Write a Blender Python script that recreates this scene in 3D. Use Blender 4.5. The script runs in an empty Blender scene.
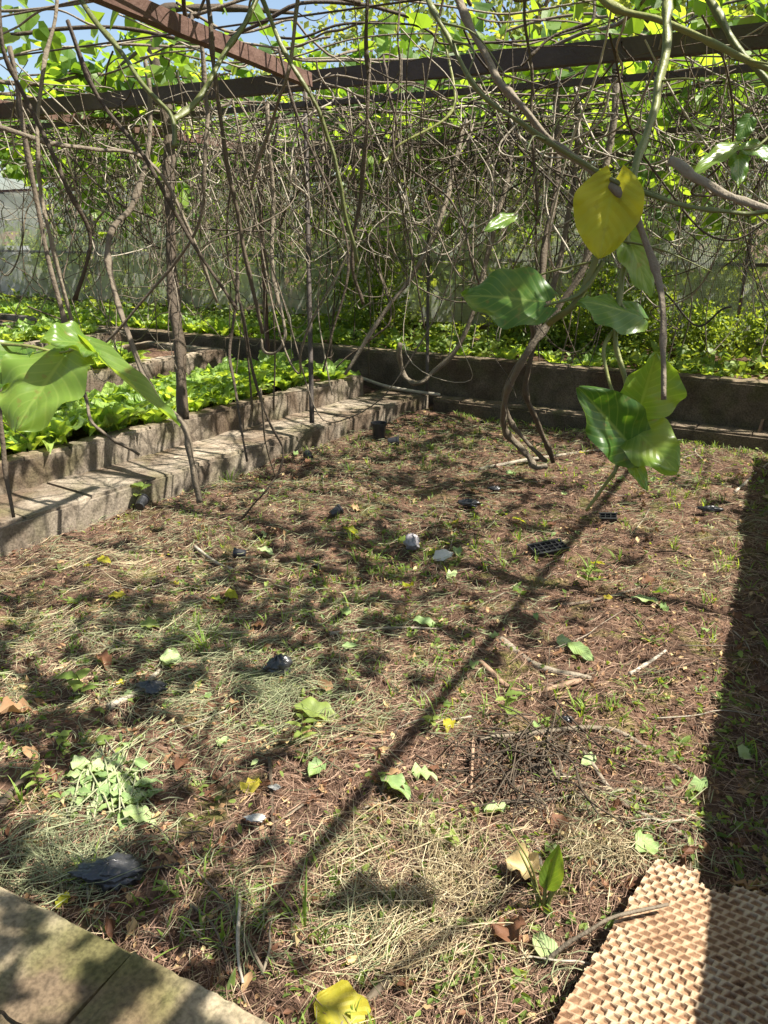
import bpy, math
import numpy as np
from mathutils import Vector

rng = np.random.default_rng(11)
C = bpy.context.scene.collection
S = bpy.context.scene

# ------------------------------------------------------------------ camera numbers
CAMZ, FPX, PITCH, YAW = 1.55, 770.0, math.radians(20), math.radians(26.1)

def ray(x, y):
    a = (x - 384) / FPX
    b = -(y - 512) / FPX
    fh = math.cos(PITCH) + b * math.sin(PITCH)
    up = -math.sin(PITCH) + b * math.cos(PITCH)
    return np.array((-math.sin(YAW) * fh + math.cos(YAW) * a, math.cos(YAW) * fh + math.sin(YAW) * a, up))

def P(x, y, d):            # point seen at pixel x, y at depth d
    return np.array((0, 0, CAMZ)) + ray(x, y) * d

def G(x, y, z=0.0):        # point seen at pixel x, y at height z
    r = ray(x, y)
    return np.array((0, 0, CAMZ)) + r * ((z - CAMZ) / r[2])

# ------------------------------------------------------------------ noise
def _h(ix, iy, s):
    n = (ix.astype(np.int64) * 374761393 + iy.astype(np.int64) * 668265263 + s * 974634777) & 0x7fffffff
    n = ((n ^ (n >> 13)) * 1274126177) & 0x7fffffff
    return ((n ^ (n >> 16)) & 0xffff) / 65535.0

def vn(x, y, s=0):
    x = np.asarray(x, float); y = np.asarray(y, float)
    ix = np.floor(x); iy = np.floor(y); fx = x - ix; fy = y - iy
    fx = fx * fx * (3 - 2 * fx); fy = fy * fy * (3 - 2 * fy)
    a = _h(ix, iy, s); b = _h(ix + 1, iy, s); c = _h(ix, iy + 1, s); d = _h(ix + 1, iy + 1, s)
    return (a * (1 - fx) + b * fx) * (1 - fy) + (c * (1 - fx) + d * fx) * fy

def fbm(x, y, s=0, o=4):
    r = 0; a = .5; t = 0
    for i in range(o):
        r = r + a * vn(np.asarray(x) * 2 ** i, np.asarray(y) * 2 ** i, s + i); t += a; a *= .5
    return r / t

# ------------------------------------------------------------------ mesh builder
class MB:
    def __init__(s): s.v = []; s.q = []; s.t = []; s.r = []; s.uv = []; s.n = 0
    def add(s, v, q=None, t=None, r=0.5, uv=None):
        v = np.asarray(v, float).reshape(-1, 3); k = len(v)
        s.v.append(v)
        if q is not None and len(q): s.q.append(np.asarray(q, int).reshape(-1, 4) + s.n)
        if t is not None and len(t): s.t.append(np.asarray(t, int).reshape(-1, 3) + s.n)
        s.r.append(np.broadcast_to(np.asarray(r, float), (k,)))
        s.uv.append(np.zeros((k, 3)) if uv is None else np.asarray(uv, float))
        s.n += k
    def tube(s, pts, rad, sides=6, r=.5, cap=True, ridge=0):
        pts = np.asarray(pts, float); n = len(pts)
        rad = np.broadcast_to(np.asarray(rad, float), (n,))
        tan = np.gradient(pts, axis=0); tan /= np.linalg.norm(tan, axis=1)[:, None] + 1e-9
        ref = np.array((0, 0, 1.)) if abs(tan[0][2]) < .9 else np.array((1., 0, 0))
        u = np.cross(ref, tan[0]); u /= np.linalg.norm(u)
        U = np.zeros((n, 3))
        for i in range(n):
            u = u - tan[i] * u.dot(tan[i]); u /= np.linalg.norm(u) + 1e-9; U[i] = u
        V = np.cross(tan, U)
        a = np.arange(sides) * 2 * math.pi / sides
        rd = rad[:, None] * (1 + ridge * (np.cos(3 * a[None] + np.arange(n)[:, None] * .12) + .7 * (vn(np.arange(n)[:, None] * .5 + rad[0] * 999, a[None] * 1.3, 3) - .5)))
        v = pts[:, None] + rd[..., None] * (U[:, None] * np.cos(a)[None, :, None] + V[:, None] * np.sin(a)[None, :, None])
        i = np.arange(n - 1)[:, None] * sides; j = np.arange(sides)[None]; j2 = (j + 1) % sides
        q = np.stack([i + j, i + j2, i + sides + j2, i + sides + j], -1).reshape(-1, 4)
        vv = v.reshape(-1, 3)
        if cap:
            vv = np.vstack([vv, pts[0], pts[-1]])
            jj = np.arange(sides); b = (n - 1) * sides
            t = np.vstack([np.stack([(jj + 1) % sides, jj, np.full(sides, n * sides)], -1),
                           np.stack([b + jj, b + (jj + 1) % sides, np.full(sides, n * sides + 1)], -1)])
            s.add(vv, q, t, r)
        else: s.add(vv, q, None, r)
    def box(s, c, size, rotz=0, r=.5, res=None, jit=0, seed=0, tilt=0):
        """box centred on c; res subdivides it, jit roughens it"""
        sx, sy, sz = np.array(size) / 2
        def g(n, f):
            a = np.linspace(-1, 1, n[0] + 1); b = np.linspace(-1, 1, n[1] + 1)
            A, B = np.meshgrid(a, b, indexing='ij'); v = f(A.ravel(), B.ravel())
            i = np.arange(n[0])[:, None] * (n[1] + 1) + np.arange(n[1])[None]
            q = np.stack([i, i + n[1] + 1, i + n[1] + 2, i + 1], -1).reshape(-1, 4)
            return np.stack(v, -1) * (sx, sy, sz), q
        if res: nx, ny, nz = [max(1, int(round(2 * d / res))) for d in (sx, sy, sz)]
        else: nx = ny = nz = 1
        o = lambda A: np.ones_like(A)
        F = [g((nx, ny), lambda a, b: (a, b, o(a))), g((ny, nx), lambda a, b: (b, a, -o(a))),
             g((nx, nz), lambda a, b: (a, -o(a), b)), g((nz, nx), lambda a, b: (b, o(a), a)),
             g((ny, nz), lambda a, b: (o(a), a, b)), g((nz, ny), lambda a, b: (-o(a), b, a))]
        ca, sa = math.cos(rotz), math.sin(rotz)
        for v, q in F:
            if jit:
                hs = np.array((sx, sy, sz)); bev = min(.012, hs.min() * .4)
                ins = np.clip(np.abs(v), None, hs - bev) * np.sign(v); dd = v - ins
                ln = np.linalg.norm(dd, axis=1)[:, None]
                v = np.where(ln > bev, ins + dd / np.maximum(ln, 1e-9) * bev, v)
                w = v + np.array(c)
                for k in range(3):
                    a, b = w[:, (k + 1) % 3] + w[:, k] * .7, w[:, (k + 2) % 3] - w[:, k] * .6
                    v[:, k] += jit * ((fbm(a * 9, b * 9, seed + k, 2) - .5) * 1.6 + (vn(a * 55, b * 55, seed + 9 + k) - .5) * .7)
            if tilt: v = v + np.stack([np.zeros(len(v)), v[:, 2] * tilt, np.zeros(len(v))], -1)
            w = np.stack([v[:, 0] * ca - v[:, 1] * sa, v[:, 0] * sa + v[:, 1] * ca, v[:, 2]], -1) + np.array(c)
            s.add(w, q, None, r)
    def build(s, name, m, parent=None, origin=(0, 0, 0), smooth=False):
        v = np.vstack(s.v) - np.array(origin)
        q = np.vstack(s.q) if s.q else np.zeros((0, 4), int); t = np.vstack(s.t) if s.t else np.zeros((0, 3), int)
        me = bpy.data.meshes.new(name)
        me.vertices.add(len(v)); me.vertices.foreach_set('co', v.ravel().astype(np.float32))
        li = np.concatenate([q.ravel(), t.ravel()])
        me.loops.add(len(li)); me.loops.foreach_set('vertex_index', li.astype(np.int32))
        st = np.concatenate([np.arange(len(q)) * 4, len(q) * 4 + np.arange(len(t)) * 3])
        me.polygons.add(len(st)); me.polygons.foreach_set('loop_start', st.astype(np.int32))
        me.polygons.foreach_set('use_smooth', np.full(len(st), smooth))
        a = me.attributes.new('rnd', 'FLOAT', 'POINT'); a.data.foreach_set('value', np.concatenate(s.r).astype(np.float32))
        a = me.attributes.new('luv', 'FLOAT_VECTOR', 'POINT'); a.data.foreach_set('vector', np.vstack(s.uv).ravel().astype(np.float32))
        me.update(calc_edges=True); me.validate()
        for mm in (m if isinstance(m, (list, tuple)) else [m]): me.materials.append(mm)
        o = bpy.data.objects.new(name, me); C.objects.link(o)
        if parent is not None:
            o.parent = parent
        else: o.location = origin
        return o

def empty(name, loc=(0, 0, 0)):
    o = bpy.data.objects.new(name, None); C.objects.link(o); o.location = loc; o.empty_display_size = .1
    return o

def tag(o, label=None, cat=None, group=None, kind=None):
    for k, v in (('label', label), ('category', cat), ('group', group), ('kind', kind)):
        if v: o[k] = v
    return o

def copy_tree(o, parent=None):
    c = o.copy(); C.objects.link(c)
    if parent is not None: c.parent = parent
    for ch in list(o.children): copy_tree(ch, c)
    return c

def smooth_path(pts, per=8):
    p = np.asarray(pts, float); p = np.vstack([2 * p[0] - p[1], p, 2 * p[-1] - p[-2]]); out = []
    for i in range(1, len(p) - 2):
        a, b, c, d = p[i - 1:i + 3]
        for t in np.linspace(0, 1, per, endpoint=False):
            out.append(.5 * (2 * b + (c - a) * t + (2 * a - 5 * b + 4 * c - d) * t * t + (3 * b - a - 3 * c + d) * t ** 3))
    out.append(p[-2]); return np.array(out)

# ------------------------------------------------------------------ materials
def nodes(name):
    m = bpy.data.materials.new(name); m.use_nodes = True
    nt = m.node_tree; nt.nodes.clear()
    N = lambda t, **k: (lambda n: ([setattr(n, a, b) for a, b in k.items()], n)[1])(nt.nodes.new(t))
    L = nt.links.new
    out = N('ShaderNodeOutputMaterial')
    return m, N, L, out

def ramp(N, stops, interp='LINEAR'):
    n = N('ShaderNodeValToRGB'); cr = n.color_ramp; cr.interpolation = interp
    while len(cr.elements) < len(stops): cr.elements.new(.5)
    for e, (p, c) in zip(cr.elements, stops): e.position = p; e.color = (*c, 1)
    return n

def mat(name, stops, rough=.8, nscale=20, namt=.35, bump=.3, bscale=60, transl=0, tcol=None, spec=.3, veins=False, coat=0):
    """base colour from the per-piece number rnd, broken up by noise"""
    m, N, L, out = nodes(name)
    at = N('ShaderNodeAttribute', attribute_name='rnd')
    tc = N('ShaderNodeTexCoord')
    nz = N('ShaderNodeTexNoise'); nz.inputs['Scale'].default_value = nscale; nz.inputs['Detail'].default_value = 6
    L(tc.outputs['Object'], nz.inputs['Vector'])
    ma = N('ShaderNodeMath', operation='MULTIPLY_ADD'); L(nz.outputs['Fac'], ma.inputs[0])
    ma.inputs[1].default_value = namt; 
    sb = N('ShaderNodeMath', operation='ADD'); L(at.outputs['Fac'], sb.inputs[0]); sb.inputs[1].default_value = -namt / 2
    L(sb.outputs[0], ma.inputs[2])
    cr = ramp(N, stops); L(ma.outputs[0], cr.inputs['Fac'])
    col = cr.outputs['Color']
    b = N('ShaderNodeBsdfPrincipled'); b.inputs['Roughness'].default_value = rough
    b.inputs['Specular IOR Level'].default_value = spec
    b.inputs['Coat Weight'].default_value = coat
    bm = N('ShaderNodeBump'); bm.inputs['Strength'].default_value = bump; bm.inputs['Distance'].default_value = .01
    nz2 = N('ShaderNodeTexNoise'); nz2.inputs['Scale'].default_value = bscale; nz2.inputs['Detail'].default_value = 5
    L(tc.outputs['Object'], nz2.inputs['Vector'])
    hgt = nz2.outputs['Fac']
    if veins:
        uv = N('ShaderNodeAttribute', attribute_name='luv'); sx = N('ShaderNodeSeparateXYZ'); L(uv.outputs['Vector'], sx.inputs[0])
        ab = N('ShaderNodeMath', operation='ABSOLUTE'); L(sx.outputs['X'], ab.inputs[0])
        mid = N('ShaderNodeMapRange'); L(ab.outputs[0], mid.inputs['Value'])
        mid.inputs['From Min'].default_value = .02; mid.inputs['From Max'].default_value = .07; mid.inputs['To Min'].default_value = 1; mid.inputs['To Max'].default_value = 0
        k = N('ShaderNodeMath', operation='MULTIPLY_ADD'); L(ab.outputs[0], k.inputs[0]); k.inputs[1].default_value = -.42; L(sx.outputs['Y'], k.inputs[2])
        k2 = N('ShaderNodeMath', operation='MULTIPLY'); L(k.outputs[0], k2.inputs[0]); k2.inputs[1].default_value = 7.5
        fr = N('ShaderNodeMath', operation='FRACT'); L(k2.outputs[0], fr.inputs[0])
        f2 = N('ShaderNodeMath', operation='SUBTRACT'); L(fr.outputs[0], f2.inputs[0]); f2.inputs[1].default_value = .5
        f3 = N('ShaderNodeMath', operation='ABSOLUTE'); L(f2.outputs[0], f3.inputs[0])
        sv = N('ShaderNodeMapRange'); L(f3.outputs[0], sv.inputs['Value'])
        sv.inputs['From Min'].default_value = .03; sv.inputs['From Max'].default_value = .12; sv.inputs['To Min'].default_value = .55; sv.inputs['To Max'].default_value = 0
        mx = N('ShaderNodeMath', operation='MAXIMUM'); L(mid.outputs[0], mx.inputs[0]); L(sv.outputs[0], mx.inputs[1])
        mc = N('ShaderNodeMix', data_type='RGBA'); 
        mf = N('ShaderNodeMath', operation='MULTIPLY'); L(mx.outputs[0], mf.inputs[0]); mf.inputs[1].default_value = .17
        L(mf.outputs[0], mc.inputs['Factor']); L(col, mc.inputs['A']); mc.inputs['B'].default_value = (.42, .52, .16, 1)
        col = mc.outputs['Result']
        hs = N('ShaderNodeMath', operation='MULTIPLY_ADD'); L(f3.outputs[0], hs.inputs[0]); hs.inputs[1].default_value = 1.3; L(nz2.outputs['Fac'], hs.inputs[2])
        hgt = hs.outputs[0]
    if veins:
        sn = N('ShaderNodeTexNoise'); sn.inputs['Scale'].default_value = 55; sn.inputs['Detail'].default_value = 3; L(tc.outputs['Object'], sn.inputs['Vector'])
        sr = ramp(N, [(.63, (0, 0, 0)), (.70, (.4, .4, .4))]); L(sn.outputs['Fac'], sr.inputs['Fac'])
        ms_ = N('ShaderNodeMix', data_type='RGBA'); L(sr.outputs['Color'], ms_.inputs['Factor']); L(col, ms_.inputs['A']); ms_.inputs['B'].default_value = (.16, .11, .035, 1)
        en = N('ShaderNodeTexNoise'); en.inputs['Scale'].default_value = 16; en.inputs['Detail'].default_value = 4; L(tc.outputs['Object'], en.inputs['Vector'])
        er = ramp(N, [(.52, (0, 0, 0)), (.68, (.55, .55, .55))]); L(en.outputs['Fac'], er.inputs['Fac'])
        me_ = N('ShaderNodeMix', data_type='RGBA'); L(er.outputs['Color'], me_.inputs['Factor']); L(ms_.outputs['Result'], me_.inputs['A']); me_.inputs['B'].default_value = (.17, .22, .035, 1)
        col = me_.outputs['Result']
    L(hgt, bm.inputs['Height']); L(bm.outputs['Normal'], b.inputs['Normal'])
    L(col, b.inputs['Base Color'])
    if transl:
        tr = N('ShaderNodeBsdfTranslucent')
        if tcol is None:
            g = N('ShaderNodeMix', data_type='RGBA', blend_type='MULTIPLY'); g.inputs['Factor'].default_value = 1
            L(col, g.inputs['A']); g.inputs['B'].default_value = (3.3, 2.8, .9, 1); L(g.outputs['Result'], tr.inputs['Color'])
        else: tr.inputs['Color'].default_value = (*tcol, 1)
        ms = N('ShaderNodeMixShader'); ms.inputs['Fac'].default_value = transl
        L(b.outputs[0], ms.inputs[1]); L(tr.outputs[0], ms.inputs[2]); L(ms.outputs[0], out.inputs[0])
    else: L(b.outputs[0], out.inputs[0])
    return m

def concrete(name, a, b, moss=.5, dirt=(.10, .065, .04), mosscol=(.10, .115, .03)):
    m, N, L, out = nodes(name)
    tc = N('ShaderNodeTexCoord'); at = N('ShaderNodeAttribute', attribute_name='rnd')
    def noise(sc, det=8, dist=0):
        n = N('ShaderNodeTexNoise'); n.inputs['Scale'].default_value = sc; n.inputs['Detail'].default_value = det; n.inputs['Distortion'].default_value = dist
        L(tc.outputs['Object'], n.inputs['Vector']); return n.outputs['Fac']
    n1 = noise(7, 10, .3); r1 = ramp(N, [(.3, a), (.7, b)]); L(n1, r1.inputs['Fac'])
    n2 = noise(2.3, 8); r2 = ramp(N, [(.45, (0, 0, 0)), (.62, (1, 1, 1))]); L(n2, r2.inputs['Fac'])
    m1 = N('ShaderNodeMix', data_type='RGBA'); f = N('ShaderNodeMath', operation='MULTIPLY'); L(r2.outputs['Color'], f.inputs[0]); f.inputs[1].default_value = .75
    L(f.outputs[0], m1.inputs['Factor']); L(r1.outputs['Color'], m1.inputs['A']); m1.inputs['B'].default_value = (*dirt, 1)
    n3 = noise(4.1, 9, .5); r3 = ramp(N, [(.5, (0, 0, 0)), (.66, (1, 1, 1))]); L(n3, r3.inputs['Fac'])
    m2 = N('ShaderNodeMix', data_type='RGBA'); f2 = N('ShaderNodeMath', operation='MULTIPLY'); L(r3.outputs['Color'], f2.inputs[0]); f2.inputs[1].default_value = moss
    L(f2.outputs[0], m2.inputs['Factor']); L(m1.outputs['Result'], m2.inputs['A']); m2.inputs['B'].default_value = (*mosscol, 1)
    n4 = noise(90, 4); r4 = ramp(N, [(.35, (.55, .55, .55)), (.6, (1.1, 1.1, 1.1))]); L(n4, r4.inputs['Fac'])
    m3 = N('ShaderNodeMix', data_type='RGBA', blend_type='MULTIPLY'); m3.inputs['Factor'].default_value = .8
    L(m2.outputs['Result'], m3.inputs['A']); L(r4.outputs['Color'], m3.inputs['B'])
    r5 = ramp(N, [(0, (.72, .7, .68)), (1, (1.15, 1.1, 1.05))]); L(at.outputs['Fac'], r5.inputs['Fac'])
    m4 = N('ShaderNodeMix', data_type='RGBA', blend_type='MULTIPLY'); m4.inputs['Factor'].default_value = 1
    L(m3.outputs['Result'], m4.inputs['A']); L(r5.outputs['Color'], m4.inputs['B'])
    bs = N('ShaderNodeBsdfPrincipled'); bs.inputs['Roughness'].default_value = .93; bs.inputs['Specular IOR Level'].default_value = .15
    L(m4.outputs['Result'], bs.inputs['Base Color'])
    bm = N('ShaderNodeBump'); bm.inputs['Strength'].default_value = .7; bm.inputs['Distance'].default_value = .008
    n6 = noise(45, 10); L(n6, bm.inputs['Height']); L(bm.outputs[0], bs.inputs['Normal'])
    L(bs.outputs[0], out.inputs[0]); return m

def soil_mat():
    m, N, L, out = nodes('soil')
    tc = N('ShaderNodeTexCoord')
    def noise(sc, det=8):
        n = N('ShaderNodeTexNoise'); n.inputs['Scale'].default_value = sc; n.inputs['Detail'].default_value = det
        L(tc.outputs['Object'], n.inputs['Vector']); return n.outputs['Fac']
    r1 = ramp(N, [(.28, (.05, .03, .021)), (.5, (.105, .066, .046)), (.72, (.18, .12, .083))]); L(noise(26, 12), r1.inputs['Fac'])
    r2 = ramp(N, [(.35, (.7, .68, .66)), (.65, (1.2, 1.12, 1.08))]); L(noise(3, 6), r2.inputs['Fac'])
    mu = N('ShaderNodeMix', data_type='RGBA', blend_type='MULTIPLY'); mu.inputs['Factor'].default_value = 1
    L(r1.outputs['Color'], mu.inputs['A']); L(r2.outputs['Color'], mu.inputs['B'])
    r3 = ramp(N, [(.56, (0, 0, 0)), (.68, (.65, .65, .65))]); L(noise(5.3, 9), r3.inputs['Fac'])
    mg = N('ShaderNodeMix', data_type='RGBA'); L(r3.outputs['Color'], mg.inputs['Factor']); L(mu.outputs['Result'], mg.inputs['A']); mg.inputs['B'].default_value = (.13, .135, .035, 1)
    b = N('ShaderNodeBsdfPrincipled'); b.inputs['Roughness'].default_value = .95; b.inputs['Specular IOR Level'].default_value = .1
    L(mg.outputs['Result'], b.inputs['Base Color'])
    bm = N('ShaderNodeBump'); bm.inputs['Strength'].default_value = 1; bm.inputs['Distance'].default_value = .012
    L(noise(110, 8), bm.inputs['Height']); L(bm.outputs[0], b.inputs['Normal']); L(b.outputs[0], out.inputs[0])
    return m

M = {}
M['soil'] = soil_mat()
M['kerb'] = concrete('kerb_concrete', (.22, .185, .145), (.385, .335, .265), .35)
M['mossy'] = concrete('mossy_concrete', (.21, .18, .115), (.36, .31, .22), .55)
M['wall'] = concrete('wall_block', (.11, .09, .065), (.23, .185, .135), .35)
M['straw'] = mat('dry_straw', [(0, (.14, .10, .055)), (.45, (.33, .265, .15)), (1, (.56, .49, .32))], .75, 30, .2, .1, transl=.15, tcol=(.4, .3, .15))
M['twig'] = mat('brown_twig', [(0, (.07, .038, .027)), (.5, (.18, .11, .075)), (1, (.38, .26, .18))], .8, 40, .3, .3, 120)
M['clip'] = mat('grass_clipping', [(0, (.10, .12, .06)), (.5, (.22, .24, .13)), (1, (.36, .37, .22))], .75, 25, .2, .1, transl=.2, tcol=(.25, .28, .1))
M['grass'] = mat('green_grass', [(0, (.06, .11, .02)), (.5, (.12, .20, .035)), (1, (.22, .30, .07))], .6, 25, .2, .1, transl=.35)
M['weed'] = mat('weed_leaf', [(0, (.07, .12, .025)), (.5, (.12, .18, .04)), (1, (.22, .28, .075))], .5, 18, .3, .2, 50, transl=.35)
M['drybrown'] = mat('dead_leaf', [(0, (.08, .035, .018)), (.4, (.16, .075, .04)), (.75, (.32, .20, .10)), (1, (.5, .39, .19))], .7, 14, .3, .3, 40, transl=.2, tcol=(.35, .2, .07))
M['leaf'] = mat('vine_leaf', [(0, (.03, .075, .014)), (.5, (.06, .135, .02)), (1, (.13, .21, .035))], .34, 9, .45, .1, 14, transl=.42, veins=True, spec=.5)
M['leafpale'] = mat('pale_fallen_leaf', [(0, (.16, .25, .09)), (.5, (.27, .38, .15)), (1, (.40, .48, .24))], .5, 14, .3, .2, 40, transl=.3, tcol=(.3, .4, .08), veins=True)
M['leafyellow'] = mat('yellow_leaf', [(0, (.20, .27, .02)), (.5, (.42, .40, .03)), (1, (.52, .42, .06))], .5, 26, .9, .25, 30, transl=.5, tcol=(.55, .52, .03), veins=True)
M['canopy'] = mat('canopy_leaf', [(0, (.045, .10, .018)), (.5, (.09, .165, .028)), (1, (.17, .26, .05))], .45, 8, .25, .2, 30, transl=.5)
M['greens'] = mat('salad_leaf', [(0, (.09, .17, .03)), (.5, (.18, .29, .06)), (1, (.31, .42, .12))], .38, 14, .35, .35, 45, transl=.38, veins=True, spec=.45)
M['tree'] = mat('tree_leaf', [(0, (.07, .10, .035)), (.5, (.12, .165, .055)), (1, (.2, .24, .09))], .5, 3, .25, .1, 20, transl=.52)
M['shrub'] = mat('shrub_leaf', [(0, (.06, .11, .022)), (.5, (.125, .18, .04)), (1, (.21, .28, .065))], .5, 3, .3, .1, 20, transl=.42)
M['bark'] = mat('tree_bark', [(0, (.05, .04, .03)), (.5, (.11, .085, .06)), (1, (.2, .16, .12))], .9, 14, .5, .8, 40)
M['vine'] = mat('vine_bark', [(0, (.03, .022, .015)), (.4, (.08, .06, .04)), (.7, (.17, .14, .10)), (1, (.38, .34, .27))], .75, 22, .35, .6, 80)
M['vinegreen'] = mat('green_stem', [(0, (.045, .055, .015)), (.5, (.10, .11, .03)), (1, (.20, .21, .06))], .5, 18, .4, .35, 60, spec=.4)
M['rust'] = mat('rusty_steel', [(0, (.04, .022, .017)), (.5, (.10, .055, .04)), (1, (.2, .13, .10))], .75, 9, .8, .5, 50, spec=.35)
M['darksteel'] = mat('dark_steel', [(0, (.03, .024, .02)), (.5, (.06, .048, .04)), (1, (.12, .09, .07))], .7, 12, .7, .4, 60, spec=.4)
M['wood'] = mat('weathered_wood', [(0, (.09, .05, .03)), (.5, (.2, .12, .075)), (1, (.36, .25, .17))], .8, 12, .6, .5, 30)
M['pad'] = mat('pad_paper', [(0, (.11, .058, .03)), (.3, (.25, .145, .08)), (.6, (.38, .27, .17)), (1, (.50, .40, .28))], .9, 16, .3, .4, 70, transl=.12, tcol=(.6, .35, .16))
M['padback'] = mat('pad_core', [(0, (.2, .09, .04)), (.5, (.36, .19, .095)), (1, (.5, .32, .18))], .9, 26, .9, .4, 60)
M['black'] = mat('black_plastic', [(0, (.012, .012, .013)), (1, (.035, .035, .04))], .32, 30, .5, .25, 40, spec=.5)
M['bag'] = mat('black_film', [(0, (.014, .014, .015)), (1, (.05, .05, .052))], .3, 20, .5, .5, 30, spec=.6)
M['greybag'] = mat('grey_film', [(0, (.16, .15, .16)), (1, (.36, .33, .34))], .35, 20, .5, .5, 30, spec=.5)
M['paper'] = mat('white_paper', [(0, (.3, .29, .26)), (1, (.46, .45, .41))], .7, 30, .5, .3, 40)
M['tarp'] = mat('pale_tarp', [(0, (.6, .61, .63)), (1, (.78, .78, .8))], .6, 3, .6, .2, 20, transl=.5, tcol=(.75, .77, .8))

def net_mat():
    m, N, L, out = nodes('wire_netting')
    tc = N('ShaderNodeTexCoord'); 
    def sep(off):
        w = N('ShaderNodeTexWave', wave_type='BANDS', bands_direction=off); w.inputs['Scale'].default_value = 19; w.inputs['Distortion'].default_value = .6
        w.inputs['Detail'].default_value = 2
        L(tc.outputs['Object'], w.inputs['Vector']); return w.outputs['Fac']
    a, b = sep('X'), sep('Z')
    mx = N('ShaderNodeMath', operation='MAXIMUM'); L(a, mx.inputs[0]); L(b, mx.inputs[1])
    r = ramp(N, [(.80, (.06, .06, .06)), (.97, (.5, .5, .5))]); L(mx.outputs[0], r.inputs['Fac'])
    nz = N('ShaderNodeTexNoise'); nz.inputs['Scale'].default_value = 2.3; nz.inputs['Detail'].default_value = 6; L(tc.outputs['Object'], nz.inputs['Vector'])
    r2 = ramp(N, [(.38, (.12, .12, .12)), (.60, (.55, .55, .55))]); L(nz.outputs['Fac'], r2.inputs['Fac'])
    ad = N('ShaderNodeMath', operation='ADD', use_clamp=True); L(r.outputs['Color'], ad.inputs[0]); L(r2.outputs['Color'], ad.inputs[1])
    bp = N('ShaderNodeBump'); bp.inputs['Strength'].default_value = 1; bp.inputs['Distance'].default_value = .03; L(a, bp.inputs['Height'])
    d = N('ShaderNodeBsdfDiffuse'); d.inputs['Color'].default_value = (.74, .77, .68, 1); L(bp.outputs[0], d.inputs['Normal'])
    tl = N('ShaderNodeBsdfTranslucent'); tl.inputs['Color'].default_value = (.74, .77, .68, 1)
    L(bp.outputs[0], tl.inputs['Normal']); m0 = N('ShaderNodeMixShader'); m0.inputs['Fac'].default_value = .45; L(d.outputs[0], m0.inputs[1]); L(tl.outputs[0], m0.inputs[2])
    t = N('ShaderNodeBsdfTransparent'); ms = N('ShaderNodeMixShader'); L(ad.outputs[0], ms.inputs['Fac']); L(t.outputs[0], ms.inputs[1]); L(m0.outputs[0], ms.inputs[2])
    L(ms.outputs[0], out.inputs[0]); return m
M['net'] = net_mat()

# ------------------------------------------------------------------ world, sun, camera
SUN = np.array((.65, .155, 1.0))
el = math.atan2(SUN[2], math.hypot(SUN[0], SUN[1])); az = math.atan2(SUN[0], SUN[1])
w = bpy.data.worlds.new('World'); S.world = w; w.use_nodes = True
nt = w.node_tree; nt.nodes.clear()
sky = nt.nodes.new('ShaderNodeTexSky'); sky.sky_type = 'NISHITA'; sky.sun_disc = False
sky.sun_elevation = el; sky.sun_rotation = az; sky.air_density = 1.1; sky.dust_density = 2.0; sky.ozone_density = 1
bg = nt.nodes.new('ShaderNodeBackground'); bg.inputs['Strength'].default_value = .068
wo = nt.nodes.new('ShaderNodeOutputWorld'); nt.links.new(sky.outputs[0], bg.inputs[0]); nt.links.new(bg.outputs[0], wo.inputs[0])
sl = bpy.data.lights.new('sun', 'SUN'); sl.energy = 5.0; sl.angle = math.radians(.53); sl.color = (1, .94, .84)
so = bpy.data.objects.new('sun', sl); C.objects.link(so)
so.rotation_euler = Vector(SUN).to_track_quat('Z', 'Y').to_euler(); so.location = (3, 1, 6)
cd = bpy.data.cameras.new('camera'); cam = bpy.data.objects.new('camera', cd); C.objects.link(cam)
cam.location = (0, 0, CAMZ); cam.rotation_euler = (math.radians(90) - PITCH, 0, YAW)
cd.sensor_fit = 'VERTICAL'; cd.sensor_height = 36; cd.lens = FPX / 1024 * 36; cd.clip_start = .02; cd.clip_end = 500
S.camera = cam
S.view_settings.view_transform = 'Standard'; S.view_settings.look = 'None'; S.view_settings.exposure = 1.58; S.view_settings.gamma = 1
S.cycles.max_bounces = 7; S.cycles.transparent_max_bounces = 12; S.cycles.diffuse_bounces = 3; S.cycles.transmission_bounces = 4
S.cycles.use_denoising = True; S.cycles.sample_clamp_indirect = 6

# ------------------------------------------------------------------ layout of the plot
K0 = np.array((-2.76, 6.42)); KD = np.array((.15, .9887)); KN = np.array((-.9887, .15))   # far end, direction and left normal of the side kerb
def kp(n, d): return K0 + KN * n + KD * d
def yback(x): return 6.47 - .0723 * (x - .05)          # front face of the back wall
def yfence(x): return 8.85 - .075 * (x + 1)

def gz(x, y):
    x = np.asarray(x, float); y = np.asarray(y, float)
    rel = np.stack([x - K0[0], y - K0[1]], -1); n = rel @ KN
    bed = (fbm(x * 1.7, y * 1.7, 3, 3) - .5) * .07 + (fbm(x * 7, y * 7, 5, 3) - .5) * .06
    z = np.where(n > .2, .10 + (fbm(x * 5, y * 5, 8, 2) - .5) * .03, bed)
    z = np.where(y < .76, -.10 + bed * .5, z)
    z = np.where(y > yback(x) + .08, .40 + (fbm(x * 4, y * 4, 9, 2) - .5) * .08, z)
    z = np.where(y > yfence(x) + .06, .28 + (y - 9) * .015 + (fbm(x * .8, y * .8, 12, 3) - .5) * .15, z)
    return z

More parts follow.
